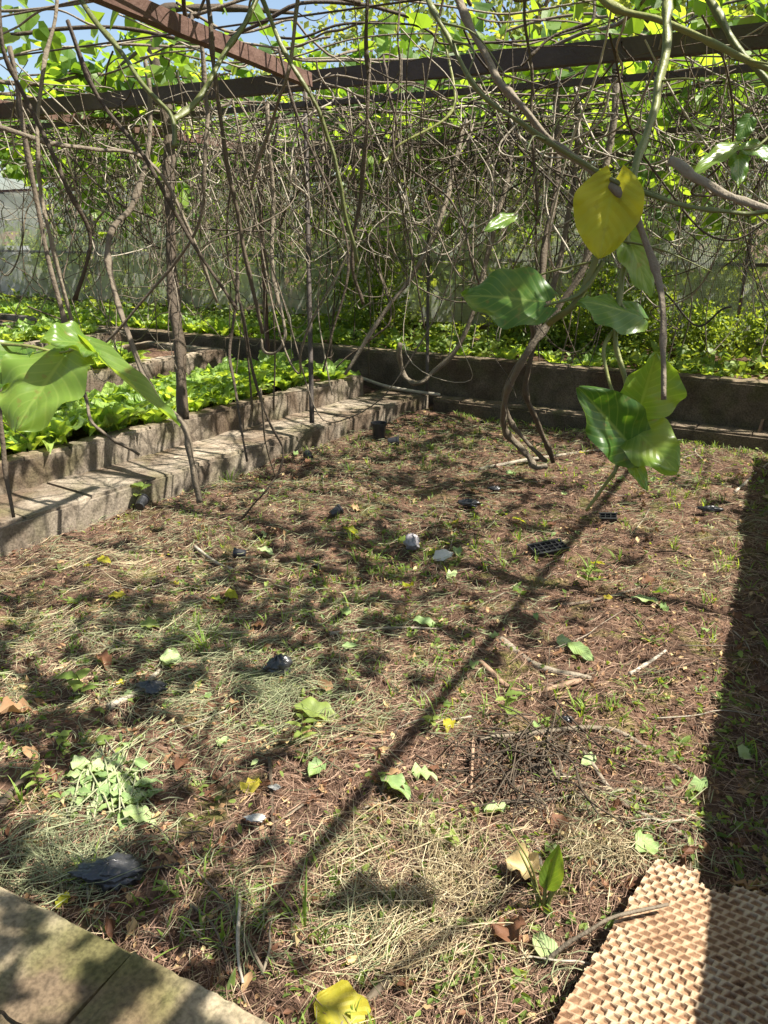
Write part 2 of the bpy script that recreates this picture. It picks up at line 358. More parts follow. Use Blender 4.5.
def axis(parts):
    return np.unique(np.concatenate([np.arange(a, b, s) for a, b, s in parts]).round(4))
gx = axis([(-120, -16, 8), (-16, -3.7, .12), (-3.7, 1.3, .03), (1.3, 4, .15), (4, 121, 9)])
gy = axis([(-60, -2, 6), (-2, .5, .15), (.5, 6.7, .03), (6.7, 10, .12), (10, 20, .6), (20, 160, 8)])
X, Y = np.meshgrid(gx, gy, indexing='ij')
g = MB(); i = np.arange(len(gx) - 1)[:, None] * len(gy) + np.arange(len(gy) - 1)[None]
g.add(np.stack([X, Y, gz(X, Y)], -1), np.stack([i, i + len(gy), i + len(gy) + 1, i + 1], -1).reshape(-1, 4))
tag(g.build('ground', M['soil'], smooth=True), kind='structure')

# ------------------------------------------------------------------ block walls and kerbs
def run(mb, p0, p1, width, z0, z1, blen=.4, jit=.006, seed=0, res=.035, courses=1):
    """blocks laid from p0 to p1, width to the left of that line"""
    p0 = np.array(p0, float); p1 = np.array(p1, float); d = p1 - p0; ln = np.hypot(*d); d /= ln; nrm = np.array((-d[1], d[0]))
    hh = (z1 - z0) / courses; ang = math.atan2(d[1], d[0]); k = 0
    for c in range(courses):
        t = -blen * (.5 if c % 2 else 0)
        while t < ln - .02:
            a, b = max(t, 0), min(t + blen, ln); t += blen; k += 1
            if b - a < .03: continue
            m = p0 + d * (a + b) / 2 + nrm * (width / 2 + (rng.random() - .5) * .012)
            mb.box((m[0], m[1], z0 + hh * (c + .5) + (rng.random() - .5) * .006), (b - a - .011, width, hh - .009), ang + (rng.random() - .5) * .012, rng.random(), res, jit, seed + k)
    m = (p0 + p1) / 2 + nrm * width / 2
    mb.box((m[0], m[1], (z0 + z1) / 2 - .008), (ln - .02, width - .030, z1 - z0 - .030), ang, 0)

b = MB(); run(b, kp(0, .1) + 0, kp(0, -7.2), -.44, -.12, .155, .4, .013, 1)
tag(b.build('block_kerb', M['kerb']), 'long low tan concrete block kerb along the left side of the soil bed', 'kerb')
b = MB(); run(b, (-4.4, .87), (1.4, .87), -.21, -.25, .085, .42, .012, 40, .022)
tag(b.build('block_kerb', M['mossy']), 'wide mossy kerb across the near left corner, beside the black bag', 'kerb')
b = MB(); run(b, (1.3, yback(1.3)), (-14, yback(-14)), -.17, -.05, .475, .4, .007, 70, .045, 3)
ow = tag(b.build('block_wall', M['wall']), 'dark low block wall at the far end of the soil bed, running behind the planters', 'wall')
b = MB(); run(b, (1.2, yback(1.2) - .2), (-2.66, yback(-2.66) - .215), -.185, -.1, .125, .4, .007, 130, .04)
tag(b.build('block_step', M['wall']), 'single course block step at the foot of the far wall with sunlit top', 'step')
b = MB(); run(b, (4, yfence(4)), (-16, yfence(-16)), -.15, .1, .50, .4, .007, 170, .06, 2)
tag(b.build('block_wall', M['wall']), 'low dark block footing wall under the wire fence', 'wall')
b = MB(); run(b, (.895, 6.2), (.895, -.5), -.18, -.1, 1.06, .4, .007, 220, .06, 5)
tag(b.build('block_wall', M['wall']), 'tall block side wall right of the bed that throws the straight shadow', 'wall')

def planter(n0, n1, d0, d1, z0, z1, label, seed, soilz, blen=.3):
    base = kp((n0 + n1) / 2, (d0 + d1) / 2); o = empty('planter_bed', (base[0], base[1], z0)); tag(o, label, 'planter', 'raised planters left of the side kerb')
    org = (base[0], base[1], z0); t = .11
    mb = MB(); run(mb, kp(n0, d1), kp(n0, d0), -t, z0, z1, blen, .009, seed)
    run(mb, kp(n0 + t, d0), kp(n1 - t, d0), -t, z0, z1, blen, .009, seed + 30); run(mb, kp(n1, d0), kp(n1, d1), -t, z0, z1, blen, .009, seed + 50, .06)
    run(mb, kp(n1 - t, d1), kp(n0 + t, d1), -t, z0, z1, blen, .009, seed + 70, .06)
    mb.build('wall', M['kerb'], o, org)
    s = MB(); nn = np.linspace(n0 + .03, n1 - .03, 24); dd = np.linspace(d0 + .03, d1 - .03, 60); A, B = np.meshgrid(nn, dd, indexing='ij')
    xy = K0 + A[..., None] * KN + B[..., None] * KD
    zz = soilz + (fbm(xy[..., 0] * 6, xy[..., 1] * 6, seed, 3) - .5) * .06
    i = np.arange(23)[:, None] * 60 + np.arange(59)[None]
    s.add(np.concatenate([xy, zz[..., None]], -1), np.stack([i, i + 1, i + 61, i + 60], -1).reshape(-1, 4))
    s.build('soil', M['soil'], o, org, True)
PL = [(.45, 1.42, -6.6, -.30, .10, .335), (1.85, 2.95, -6.6, -.62, .10, .49), (3.45, 4.5, -6.6, -.5, .10, .54), (4.9, 6.1, -6.6, -.4, .10, .58)]
for (n0, n1, d0, d1, z0, z1), lab, sd in zip(PL, ('front raised planter full of leafy greens, resting on the side kerb', 'second raised planter, with bare soil at its far end',
        'third raised planter, a block higher than the path', 'farthest raised planter below the left end of the far wall'), (300, 420, 540, 660)):
    planter(n0, n1, d0, d1, z0, z1, lab, sd, z1 - .06)

# ------------------------------------------------------------------ leaf shapes
def leaf(mb, base, tip, width, up=(0, 0, 1), fold=.25, curl=.15, wav=.04, r=.5, nl=12, nw=8, shape=.75, seed=0, roll=0, heart=0):
    base = np.array(base, float); tip = np.array(tip, float); a = tip - base; ln = np.linalg.norm(a); a /= ln
    s = np.cross(a, np.array(up, float)); sn = np.linalg.norm(s); s = s / sn if sn > 1e-3 else np.array((1., 0, 0)); n = np.cross(s, a)
    if roll: s, n = s * math.cos(roll) + n * math.sin(roll), n * math.cos(roll) - s * math.sin(roll)
    v = np.linspace(0, 1, nl); u = np.linspace(-1, 1, nw + 1); V, U = np.meshgrid(v, u, indexing='ij')
    hw = width / 2 * (np.sin(math.pi * np.clip(V, .012, .992) ** shape) ** .75)
    vv = V - heart * (np.abs(U) ** 1.5) * (1 - V) ** 3
    z = fold * np.abs(U) * hw - curl * ln * V ** 2 + wav * width * (vn(V * 4 + seed * 7.3, U * 2.2 + seed * 3.1, seed) - .5) * (.3 + np.abs(U)) + wav * .6 * width * np.sin(V * 17 + seed) * np.abs(U) ** 3
    p = base + a * (vv * ln)[..., None] + s * (U * hw)[..., None] + n * z[..., None]
    i = np.arange(nl - 1)[:, None] * (nw + 1) + np.arange(nw)[None]
    mb.add(p, np.stack([i, i + 1, i + nw + 2, i + nw + 1], -1).reshape(-1, 4), None, r, np.stack([U, V, V * 0], -1).reshape(-1, 3))

def scatter_leaves(mb, pos, size, nrm_up=.5, r=None, seed=0, pts=None):
    """many small folded leaves of lobed outline; pos N x 3"""
    n = len(pos); rg = np.random.default_rng(seed)
    nr = rg.normal(size=(n, 3)) * (1 - nrm_up) + np.array((0, 0, nrm_up)); nr /= np.linalg.norm(nr, axis=1)[:, None]
    a = rg.normal(size=(n, 3)); a -= nr * (a * nr).sum(1)[:, None]; a /= np.linalg.norm(a, axis=1)[:, None]
    b = np.cross(nr, a)
    sh = np.array(pts if pts is not None else [(0, 0, 0), (.28, -.16, .06), (.50, .08, .12), (.48, .42, .12), (.24, .74, .02), (0, 1, -.14), (-.24, .74, .02), (-.48, .42, .12), (-.50, .08, .12), (-.28, -.16, .06)])
    sh = sh - np.array((0, .4, 0)); sz = np.asarray(size) * (.6 + .8 * rg.random(n))
    jit = 1 + (rg.random((n, len(sh), 3)) - .5) * .22
    L = sh[None] * jit * sz[:, None, None]
    v = pos[:, None] + L[..., 0:1] * b[:, None] + L[..., 1:2] * a[:, None] + L[..., 2:3] * nr[:, None]
    k = len(sh); i = np.arange(n)[:, None, None] * k
    if k == 10: q = np.array([(0, 1, 2, 3), (0, 3, 4, 5), (0, 5, 6, 7), (0, 7, 8, 9)])[None] + i
    else: q = np.array([(0, 1, 2, 3)])[None] + i
    rr = rg.random(n) if r is None else r
    mb.add(v.reshape(-1, 3), q.reshape(-1, 4), None, np.repeat(rr, k))
CRUMPLE = [(0, 0, .1), (.16, .02, -.1), (.30, .22, .16), (.20, .55, -.02), (.05, 1, .22), (-.10, .62, .02), (-.22, .40, .2), (-.12, .1, 0), (-.16, .0, .1), (-.06, -.1, .12)]
SPRIG = [(0, 0, 0), (.26, .30, .10), (.20, .62, .04), (.0, 1, -.10), (-.20, .62, .04), (-.26, .30, .10), (-.2, .2, .04), (-.15, .1, .02), (-.1, .05, .0), (-.05, .02, 0)]
DIAMOND = [(0, 0, 0), (.3, .5, .08), (0, 1, -.08), (-.3, .5, .08)]

# ------------------------------------------------------------------ salad greens in the planters
def greens_mesh(seed, h=.2, nleaf=12):
    rg = np.random.default_rng(seed); mb = MB()
    for k in range(nleaf):
        a = k * 2.4 + rg.random() * .6; t = k / nleaf; outw = .18 + .62 * (1 - t) + rg.random() * .25
        ln = h * (1.15 - .35 * t) * (.8 + .4 * rg.random()); d = np.array((math.cos(a) * math.sin(outw), math.sin(a) * math.sin(outw), math.cos(outw)))
        base = np.array((math.cos(a), math.sin(a), 0)) * .012; mid = base + d * ln * .28
        mb.tube(np.array([base - (0, 0, .03), mid]), [.006, .004], 5, .95)
        leaf(mb, base + d * ln * .22, base + d * ln * 1.15, ln * (.48 + .2 * rg.random()), (d[0] * -1, d[1] * -1, 1.0), (.35 + .3 * rg.random()), .12 + .3 * rg.random(), .26, .15 + .75 * rg.random(), 10, 7, .55, seed * 13 + k)
    return mb
protos = []
def put_green(x, y, z, sc, label, group, kind):
    if kind not in made:
        o = greens_mesh(*spec[kind]).build('leafy_green', M['greens'], smooth=True); made[kind] = o
    else: o = made[kind].copy(); C.objects.link(o)
    o.location = (x, y, z); o.scale = (sc,) * 3; o.rotation_euler = ((rng.random() - .5) * .3, (rng.random() - .5) * .3, rng.random() * 6.28)
    tag(o, label, 'leafy green', group)
made = {}; spec = {0: (1, .21, 12), 1: (2, .19, 13), 2: (3, .23, 11), 3: (4, .2, 14), 4: (5, .12, 9), 5: (6, .13, 10)}
for d in np.arange(-4.9, -.45, .235):
    for n in (.63, .83, 1.03, 1.23):
        if rng.random() < .06: continue
        x, y = kp(n + (rng.random() - .5) * .1, d + (rng.random() - .5) * .12)
        put_green(x, y, .28, .85 + .4 * rng.random(), 'broad bright green leafy plant in the crowded front planter', 'leafy greens in the front planter', int(rng.integers(0, 4)))
for d in np.arange(-3.4, -1.5, .24):
    for n in (2.05, 2.3, 2.6):
        if rng.random() < .12: continue
        x, y = kp(n + (rng.random() - .5) * .12, d + (rng.random() - .5) * .1)
        put_green(x, y, .43, .7 + .4 * rng.random(), 'leafy green plant in the second planter from the side kerb', 'leafy greens in the second planter', int(rng.integers(0, 4)))
for d in np.arange(-2.6, -.7, .25):
    for n in (3.7, 4.0, 4.3):
        if rng.random() < .15: continue
        x, y = kp(n + (rng.random() - .5) * .12, d + (rng.random() - .5) * .1)
        put_green(x, y, .48, .7 + .4 * rng.random(), 'pale leafy plant in the third planter from the side kerb', 'leafy greens in the third planter', int(rng.integers(0, 4)))
for x in np.concatenate([np.arange(-10.5, -5.2, .26), np.arange(-5.1, -.2, .42)]):
    for k in range(2):
        xx = x + (rng.random() - .5) * .2; yy = yback(xx) + .35 + .35 * k + (rng.random() - .5) * .15
        put_green(xx, yy, .4, (1.3 if xx < -5.2 else .7) + .7 * rng.random(), 'low green plant in the strip behind the far block wall', 'low greens behind the far wall', int(rng.integers(4, 6)))

# ------------------------------------------------------------------ pergola frame
pg = empty('pergola_frame', (-2.73, 6.6, 0)); tag(pg, 'rusty steel pergola frame over the soil bed carrying the vines', 'pergola')
PO = np.array((-2.73, 6.6, 0))
def bar(name, p0, p1, wd, ht, m, parent=pg, org=PO, r=.5):
    p0 = np.array(p0, float); p1 = np.array(p1, float); n = max(2, int(np.linalg.norm(p1 - p0) / .25) + 1)
    d = (p1 - p0) / np.linalg.norm(p1 - p0); s = np.cross(d, (0, 0, 1.)); s /= np.linalg.norm(s) + 1e-9; t = np.cross(s, d)
    mb = MB(); pts = p0 + (p1 - p0) * np.linspace(0, 1, n)[:, None]
    c = [(-1, -1), (1, -1), (1, 1), (-1, 1)]
    v = np.stack([pts + s * a * wd / 2 + t * b_ * ht / 2 for a, b_ in c], 1).reshape(-1, 3)
    v += (rng.random((len(v), 3)) - .5) * .003
    i = np.arange(n - 1)[:, None] * 4; j = np.arange(4)[None]
    q = np.stack([i + j, i + (j + 1) % 4, i + 4 + (j + 1) % 4, i + 4 + j], -1).reshape(-1, 4)
    e = (n - 1) * 4
    mb.add(v, np.vstack([q, [[3, 2, 1, 0]], [[e, e + 1, e + 2, e + 3]]]), None, r)
    return mb.build(name, m, parent, org)
def post(name, p0, p1, rad, m, parent=pg, org=PO, r=.5, sides=8):
    mb = MB(); pts = np.array(p0) + (np.array(p1) - np.array(p0)) * np.linspace(0, 1, 14)[:, None]
    mb.tube(pts, rad, sides, r); return mb.build(name, m, parent, org, True)
ZR = 2.25
bar('beam', (-5.2, 3.70, ZR - .01), (1.6, 3.63, ZR), .05, .08, M['darksteel'])
bar('beam', (-1.70, .3, 2.21), (-2.06, 3.42, 2.20), .04, .055, M['rust'], r=.5)
bar('beam', (.54, .2, 2.27), (.80, 6.9, 2.27), .028, .03, M['rust'])
bar('beam', (-5.2, 4.32, 2.245), (1.4, 4.27, 2.245), .03, .03, M['darksteel'])
bar('beam', (-6.0, 5.75, 2.17), (1.2, 5.65, 2.15), .03, .03, M['darksteel'])
bar('beam', (-7.0, 6.95, 2.12), (1.2, 6.7, 2.12), .03, .035, M['darksteel'])
bar('beam', (-4.3, .3, 2.27), (-4.6, 8.6, 2.27), .05, .06, M['rust'])
post('post', P(312, 423, 5.52), P(305, 90, 5.55) , .018, M['darksteel'])
post('post', P(427, 391, 7.0), P(430, 128, 6.95), .016, M['darksteel'])
post('post', (.72, 6.56, 0), (.69, 6.5, 2.27), .022, M['darksteel'])
post('post', (-4.55, 6.6, .1), (-4.55, 6.6, 2.27), .022, M['rust'])
WY = [1.0, 1.9, 2.8, 5.0, 6.3]
for y in WY:
    post('roof_wire', (-4.6, y, 2.285), (1.2, y - .05, 2.285), .004, M['darksteel'], sides=5)

# fence behind the back strip
fo = np.array((-5., yfence(-5), .5)); fe = empty('wire_fence', fo); tag(fe, 'tall grey wire netting fence with thin rusty rails behind the far wall', 'fence')
FX = [-15, -12.4, -9.8, -7.9, -6.1, -4.2, -2.2, -.3, 1.7, 4]
yf = lambda x: yfence(x) + .07
for x in FX: post('post', (x, yf(x), .45), (x, yf(x), 2.2), .022, M['rust'], fe, fo)
for z in (1.24, 2.18): bar('rail', (-15, yf(-15), z), (4, yf(4), z), .03, .035 if z < 2 else .06, M['rust'] if z > 2 else M['darksteel'], fe, fo)
nb = MB(); xs = np.linspace(-15, 4, 160); zs = np.linspace(.47, 2.17, 14); A, B = np.meshgrid(xs, zs, indexing='ij')
Yn = yf(A) - .03 + (fbm(A * 1.3, B * 1.3, 31, 2) - .5) * .08; i = np.arange(159)[:, None] * 14 + np.arange(13)[None]
nb.add(np.stack([A, Yn, B], -1), np.stack([i, i + 14, i + 15, i + 1], -1).reshape(-1, 4)); nb.build('netting', M['net'], fe, fo, True)

# pale tarp beyond the fence, far left
tb = MB(); A, B = np.meshgrid(np.linspace(-15.5, -11.7, 30), np.linspace(.3, 1.32, 12), indexing='ij')
Y1 = 9.9 + (fbm(A * 2, B * 2, 77, 3) - .5) * .25; i = np.arange(29)[:, None] * 12 + np.arange(11)[None]
tb.add(np.stack([A, Y1, B], -1), np.stack([i, i + 12, i + 13, i + 1], -1).reshape(-1, 4))
tb.add(np.stack([A, Y1 + .02, B], -1), np.stack([i, i + 1, i + 13, i + 12], -1).reshape(-1, 4))
tag(tb.build('tarp', M['tarp'], smooth=True), 'pale grey tarp hung behind the fence at the far left', 'tarp')

# ------------------------------------------------------------------ trees and shrubs beyond the fence
def tree_mesh(seed, h, rad, nclump, per, lsize, root, m, trunk_r=.12, crown_lo=.25):
    rg = np.random.default_rng(seed); tk = MB()
    tp = smooth_path([(0, 0, -.2), ((rg.random() - .5) * .3, (rg.random() - .5) * .3, h * .3), ((rg.random() - .5) * .5, (rg.random() - .5) * .5, h * .6), ((rg.random() - .5) * .6, (rg.random() - .5) * .6, h * .92)], 6)
    tk.tube(tp, np.linspace(trunk_r, .02, len(tp)), 8, .5)
    pos = []; rr = []
    for k in range(nclump):
        f = rg.random(); z = h * (crown_lo + (1 - crown_lo) * f); e = math.sin(math.pi * min(1, .12 + .88 * f)) ** .6
        a = rg.random() * 6.283; q = rad * e * math.sqrt(rg.random()); c = np.array((math.cos(a) * q, math.sin(a) * q, z))
        if k % 3 == 0:
            st = tp[int(min(len(tp) - 1, max(2, f * len(tp) * .8)))]
            tk.tube(smooth_path([st, (st + c) / 2 + (0, 0, .1), c], 4), np.linspace(trunk_r * .35, .008, 9), 5, .5)
        s = rad * (.16 + .16 * rg.random()); pts = c + rg.normal(size=(per, 3)) * s * np.array((1, 1, .6))
        pos.append(pts); rr.append(np.clip(rg.random() * .6 + rg.random(per) * .4, 0, 1))
    cr = MB(); scatter_leaves(cr, np.vstack(pos), lsize, .35, np.concatenate(rr), seed, DIAMOND if lsize < .2 else None)
    tk.build('trunk', M['bark'], root, smooth=True); cr.build('crown', m, root)
tspec = [(3, 6.5, 2.3, 60, 60, .15), (8, 5.2, 2.0, 55, 60, .13), (15, 7.8, 2.6, 64, 60, .16)]
tp = []
for s_ in tspec:
    o = empty('broadleaf_tree'); tree_mesh(s_[0], s_[1], s_[2], s_[3], s_[4], s_[5], o, M['tree']); tp.append([o, False])
def place(lst, k, x, y, sc, rz, label, cat, group):
    o, used = lst[k]
    if used: o = copy_tree(o)
    else: lst[k][1] = True
    o.location = (x, y, float(gz(x, y))); o.scale = (sc,) * 3; o.rotation_euler = (0, 0, rz); tag(o, label, cat, group); return o
for k, x, y, sc in [(0, -2.2, 12.6, 1.0), (1, .6, 12.2, 1.0), (2, -4.6, 15.5, .9), (1, -6.8, 13.4, .95), (0, 2.6, 14.5, 1.1), (2, -1.0, 17, 1.1), (1, -10.2, 15.0, .8), (0, -13.5, 17, .75), (2, -8.6, 21, .75), (1, -17, 19, .8), (2, 2.2, 20, 1.3), (0, -5.2, 22, 1.2)]:
    place(tp, k, x, y, sc, rng.random() * 6, 'green tree standing beyond the wire fence', 'tree', 'trees beyond the fence')
sp = []
for s_ in [(21, 1.5, .75, 40, 60, .10), (22, 1.2, .8, 40, 60, .11), (23, 1.9, .7, 45, 60, .10)]:
    o = empty('garden_shrub'); tree_mesh(s_[0], s_[1], s_[2], s_[3], s_[4], s_[5], o, M['shrub'], .025, .08); sp.append([o, False])
for x in np.arange(-12.5, 2.2, .85):
    for k in range(2):
        if rng.random() < .2: continue
        xx = x + (rng.random() - .5) * .6
        if -7.5 < xx < -2.4 and k == 0 and rng.random() < .6: continue
        place(sp, int(rng.integers(0, 3)), xx, yfence(xx) + .8 + 1.2 * k + rng.random() * .5, .7 + .5 * rng.random(), rng.random() * 6, 'bushy green shrub growing just beyond the wire fence', 'shrub', 'shrubs beyond the fence')
for x, sc in [(-4.3, .55), (-4.0, .42), (-2.1, .4), (-1.55, .5), (-1.1, .42), (-.55, .38), (.1, .45), (-2.5, .32)]:
    place(sp, int(rng.integers(0, 3)), x, yback(x) + 1.1 + rng.random() * .7, sc, rng.random() * 6, 'small bright green bush between the far wall and the fence', 'shrub', 'small bushes between wall and fence')

# ------------------------------------------------------------------ vines
def sub(pts, rad, jitter, rg):
    p = smooth_path(pts, 7); n = len(p)
    t = np.arange(n) * .13; o = rg.random(3) * 99
    p = p + np.stack([(fbm(t + o[k], t * 0 + k, 50 + k, 2) - .5) for k in range(3)], -1) * jitter
    return p, rad * (.85 + .35 * vn(t * 5 + o[0], t * 0, 7))

HV = [  # hero stems: points (pixel x, y, depth), width in pixels, material, shade, label
 ([(418, -70, 1.25), (427, 0, 1.22), (450, 40, 1.2), (475, 85, 1.18), (520, 122, 1.16), (580, 160, 1.14), (625, 184, 1.12), (680, 205, 1.1), (735, 212, 1.08), (790, 212, 1.06)], 9, 'vinegreen', .45, 'thick green stem curving from top centre to the right edge above the yellow leaf'),
 ([(440, -70, 1.3), (456, 0, 1.27), (486, 57, 1.24), (512, 95, 1.22), (548, 138, 1.2), (590, 168, 1.16), (618, 190, 1.13), (645, 240, 1.12), (660, 290, 1.12), (665, 335, 1.12), (665, 402, 1.12)], 8, 'vine', .62, 'brown dry stem bending down past the yellow leaf to a broken end'),
 ([(668, -70, 1.35), (666, 0, 1.33), (665, 40, 1.3), (656, 85, 1.28), (648, 130, 1.25), (634, 165, 1.22), (622, 215, 1.2), (600, 258, 1.2), (575, 300, 1.22), (550, 322, 1.26)], 9, 'vinegreen', .6, 'thick ridged green stem dropping beside the yellow leaf'),
 ([(560, -60, 1.5), (600, -2, 1.45), (660, 22, 1.4), (720, 45, 1.35), (790, 78, 1.3)], 8, 'vinegreen', .7, 'light green stem crossing the top right corner over the beam'),
 ([(690, -40, 1.6), (710, 0, 1.55), (745, 52, 1.5), (790, 110, 1.45)], 8, 'vinegreen', .35, 'dark green stem slanting down into the right edge'),
 ([(668, 162, 1.2), (695, 178, 1.18), (730, 195, 1.16), (790, 216, 1.14)], 9, 'vine', .75, 'cut brown branch stub entering from the right edge'),
 ([(275, -60, 2.1), (256, 0, 2.05), (230, 47, 2.0), (200, 97, 1.95), (170, 118, 1.9)], 9, 'vinegreen', .4, 'olive stem slanting down left to a cut joint under the beam'),
 ([(40, -60, 2.0), (75, -5, 1.98), (110, 40, 1.95), (140, 80, 1.92), (170, 118, 1.9), (172, 150, 1.9)], 8, 'vinegreen', .3, 'olive stem slanting down right across the blue sky gap'),
 ([(70, -60, 2.3), (60, 0, 2.3), (48, 67, 2.3), (38, 143, 2.3), (40, 190, 2.35), (52, 250, 2.4), (75, 330, 2.5)], 6, 'vine', .95, 'pale grey bare vine hanging at the far left'),
 ([(204, -60, 2.5), (207, 0, 2.5), (215, 60, 2.55), (222, 120, 2.6), (232, 200, 2.7), (248, 270, 2.8), (263, 332, 2.9)], 7, 'vine', .5, 'brown vine hanging in front of the rusty beam'),
 ([(245, -60, 2.2), (262, 0, 2.2), (289, 57, 2.2), (319, 112, 2.25), (332, 155, 2.3), (345, 205, 2.35), (356, 260, 2.4)], 7, 'vinegreen', .35, 'olive vine slanting down across the middle of the beam'),
 ([(370, -60, 2.6), (367, 0, 2.6), (368, 70, 2.65), (364, 140, 2.7), (358, 210, 2.8), (352, 265, 2.9), (362, 300, 3)], 6, 'vine', .38, 'reddish brown vine hanging straight down at top centre'),
 ([(300, -60, 2.4), (297, 0, 2.4), (288, 70, 2.4), (270, 130, 2.5), (252, 190, 2.6)], 6, 'vine', .8, 'grey vine leaning left below the rusty beam end'),
 ([(405, -60, 2.3), (401, 0, 2.3), (399, 60, 2.3), (396, 120, 2.35), (397, 185, 2.4), (410, 250, 2.5), (425, 330, 2.6)], 3, 'vine', .5, 'thin straight brown tendril at top centre'),
 ([(525, -60, 2.3), (527, 20, 2.3), (530, 80, 2.35), (533, 140, 2.4), (538, 210, 2.5)], 3, 'vine', .4, 'thin dark tendril hanging over the beam right of centre'),
 ([(600, -60, 3.0), (594, 15, 3.0), (575, 30, 3.0), (540, 45, 3.0), (520, 65, 3.0)], 3, 'vine', .3, 'thin arched brown twig in front of bright leaves'),
 ([(140, 60, 4.0), (150, 130, 3.95), (135, 200, 3.9), (108, 240, 3.85), (118, 300, 3.8), (150, 388, 3.75), (182, 425, 3.75), (190, 460, 3.75), (197, 505, 3.75)], 10, 'vine', .75, 'pale brown trunk of a vine rooted at the foot of the side kerb'),
 ([(150, 20, 4.6), (165, 100, 4.55), (168, 180, 4.5), (172, 270, 4.5), (178, 340, 4.5), (183, 420, 4.5)], 13, 'vine', .42, 'thick glossy brown vine trunk rising from the front planter'),
 ([(35, 190, 3.2), (62, 300, 3.2), (73, 360, 3.2), (86, 400, 3.2), (100, 432, 3.2), (137, 458, 3.25)], 7, 'vine', .65, 'bent grey stem resting on the front planter wall'),
 ([(-10, 300, 2.6), (-2, 380, 2.6), (5, 450, 2.62), (13, 518, 2.62)], 8, 'vine', .5, 'upright brown stake at the left edge on the kerb'),
 ([(240, 230, 4.4), (236, 300, 4.4), (230, 355, 4.4), (238, 410, 4.35), (248, 462, 4.3)], 5, 'vine', .35, 'dark thin stem leaning against the kerb left of the steel post'),
 ([(612, 60, 4.1), (606, 160, 4.1), (588, 250, 4.15), (552, 318, 4.25), (528, 352, 4.3), (506, 390, 4.5), (503, 418, 4.8), (512, 442, 5.0), (530, 460, 5.05), (548, 468, 5.05)], 7, 'vine', .85, 'pale looping stem resting on the soil right of centre'),
 ([(560, 70, 4.2), (556, 180, 4.2), (545, 270, 4.2), (534, 310, 4.25), (531, 345, 4.4), (529, 390, 4.6), (540, 425, 4.8), (552, 465, 5.0)], 6, 'vine', .6, 'brown stem beside the pale loop on the soil'),
 ([(575, 80, 4.3), (570, 200, 4.35), (550, 300, 4.4), (527, 345, 4.45), (505, 392, 4.7), (515, 425, 4.85), (535, 450, 4.95), (545, 464, 5.0)], 5, 'vine', .75, 'inner strand of the looped stems on the soil'),
 ([(270, 190, 4.6), (272, 260, 4.6), (284, 318, 4.6), (280, 345, 4.6), (268, 352, 4.6), (258, 340, 4.6)], 6, 'vine', .9, 'pale hooked vine end hanging above the front planter'),
 ([(462, 130, 5.2), (452, 180, 5.2), (440, 215, 5.2), (420, 263, 5.2), (390, 312, 5.3), (345, 372, 5.4)], 5, 'vine', .95, 'pale straight twig slanting left in front of the far wall'),
 ([(355, 200, 5.3), (372, 262, 5.3), (392, 310, 5.3), (372, 336, 5.35), (338, 368, 5.4)], 4, 'vine', .6, 'brown twig crossing the pale slanting twig'),
 ([(520, 120, 5.9), (506, 190, 5.95), (490, 250, 6.0), (462, 338, 6.2), (430, 378, 6.3), (412, 385, 6.3), (403, 372, 6.3), (402, 340, 6.2)], 5, 'vine', .85, 'hooked pale stem over the corner of the kerb and far wall'),
 ([(262, 385, 3.8), (268, 440, 4.0), (275, 480, 4.2)], 3, 'vine', .8, 'thin pale stem standing before the kerb'),
 ([(240, 300, 4.0), (262, 400, 4.2), (285, 452, 4.3), (268, 490, 4.3), (240, 520, 4.3)], 4, 'vine', .35, 'dark curved stem touching the soil left of centre'),
 ([(5, -60, 2.2), (-2, 10, 2.2), (18, 80, 2.25), (60, 170, 2.3), (90, 240, 2.4), (72, 300, 2.5)], 7, 'vine', .3, 'dark vine sagging through the left tangle'),
 ([(-40, 110, 2.9), (30, 140, 2.9), (90, 150, 3.0), (150, 165, 3.1), (190, 235, 3.2), (215, 300, 3.3)], 7, 'vine', .85, 'pale grey vine sagging right through the left tangle'),
 ([(205, 95, 3.0), (205, 160, 3.0), (196, 215, 3.1), (170, 268, 3.2), (120, 330, 3.3), (75, 372, 3.4)], 6, 'vine', .8, 'pale curved vine swinging left in front of the thick trunk'),
 ([(100, 100, 2.8), (150, 170, 2.8), (195, 250, 2.9), (235, 310, 3.0)], 7, 'vine', .28, 'dark diagonal vine crossing behind the pale one'),
 ([(300, 130, 3.2), (345, 240, 3.2), (332, 330, 3.3), (322, 372, 3.4)], 4, 'vine', .4, 'thin brown vine curving left of the centre post'),
 ([(430, 10, 3.2), (455, 85, 3.1), (445, 120, 3.1), (400, 150, 3.1), (386, 160, 3.1)], 4, 'vinegreen', .9, 'yellow green hooked tendril under the beam'),
]
def root_up(pts, z=2.26, stub=False):
    p = np.array(pts)
    if stub: return p
    if p[0][2] < z and p[0][2] > 1.6: p = np.vstack([[p[0][0] + (p[0][0] - p[1][0]) * .5, p[0][1] + (p[0][1] - p[1][1]) * .5, z], p])
    elif p[0][2] >= z:
        q = p[0]; sg = 1 if int(abs(q[0]) * 100) % 2 else -1
        p = np.vstack([[q + (sg * .7, .5, .05), q + (sg * .25, .2, .06)], p])
    return p
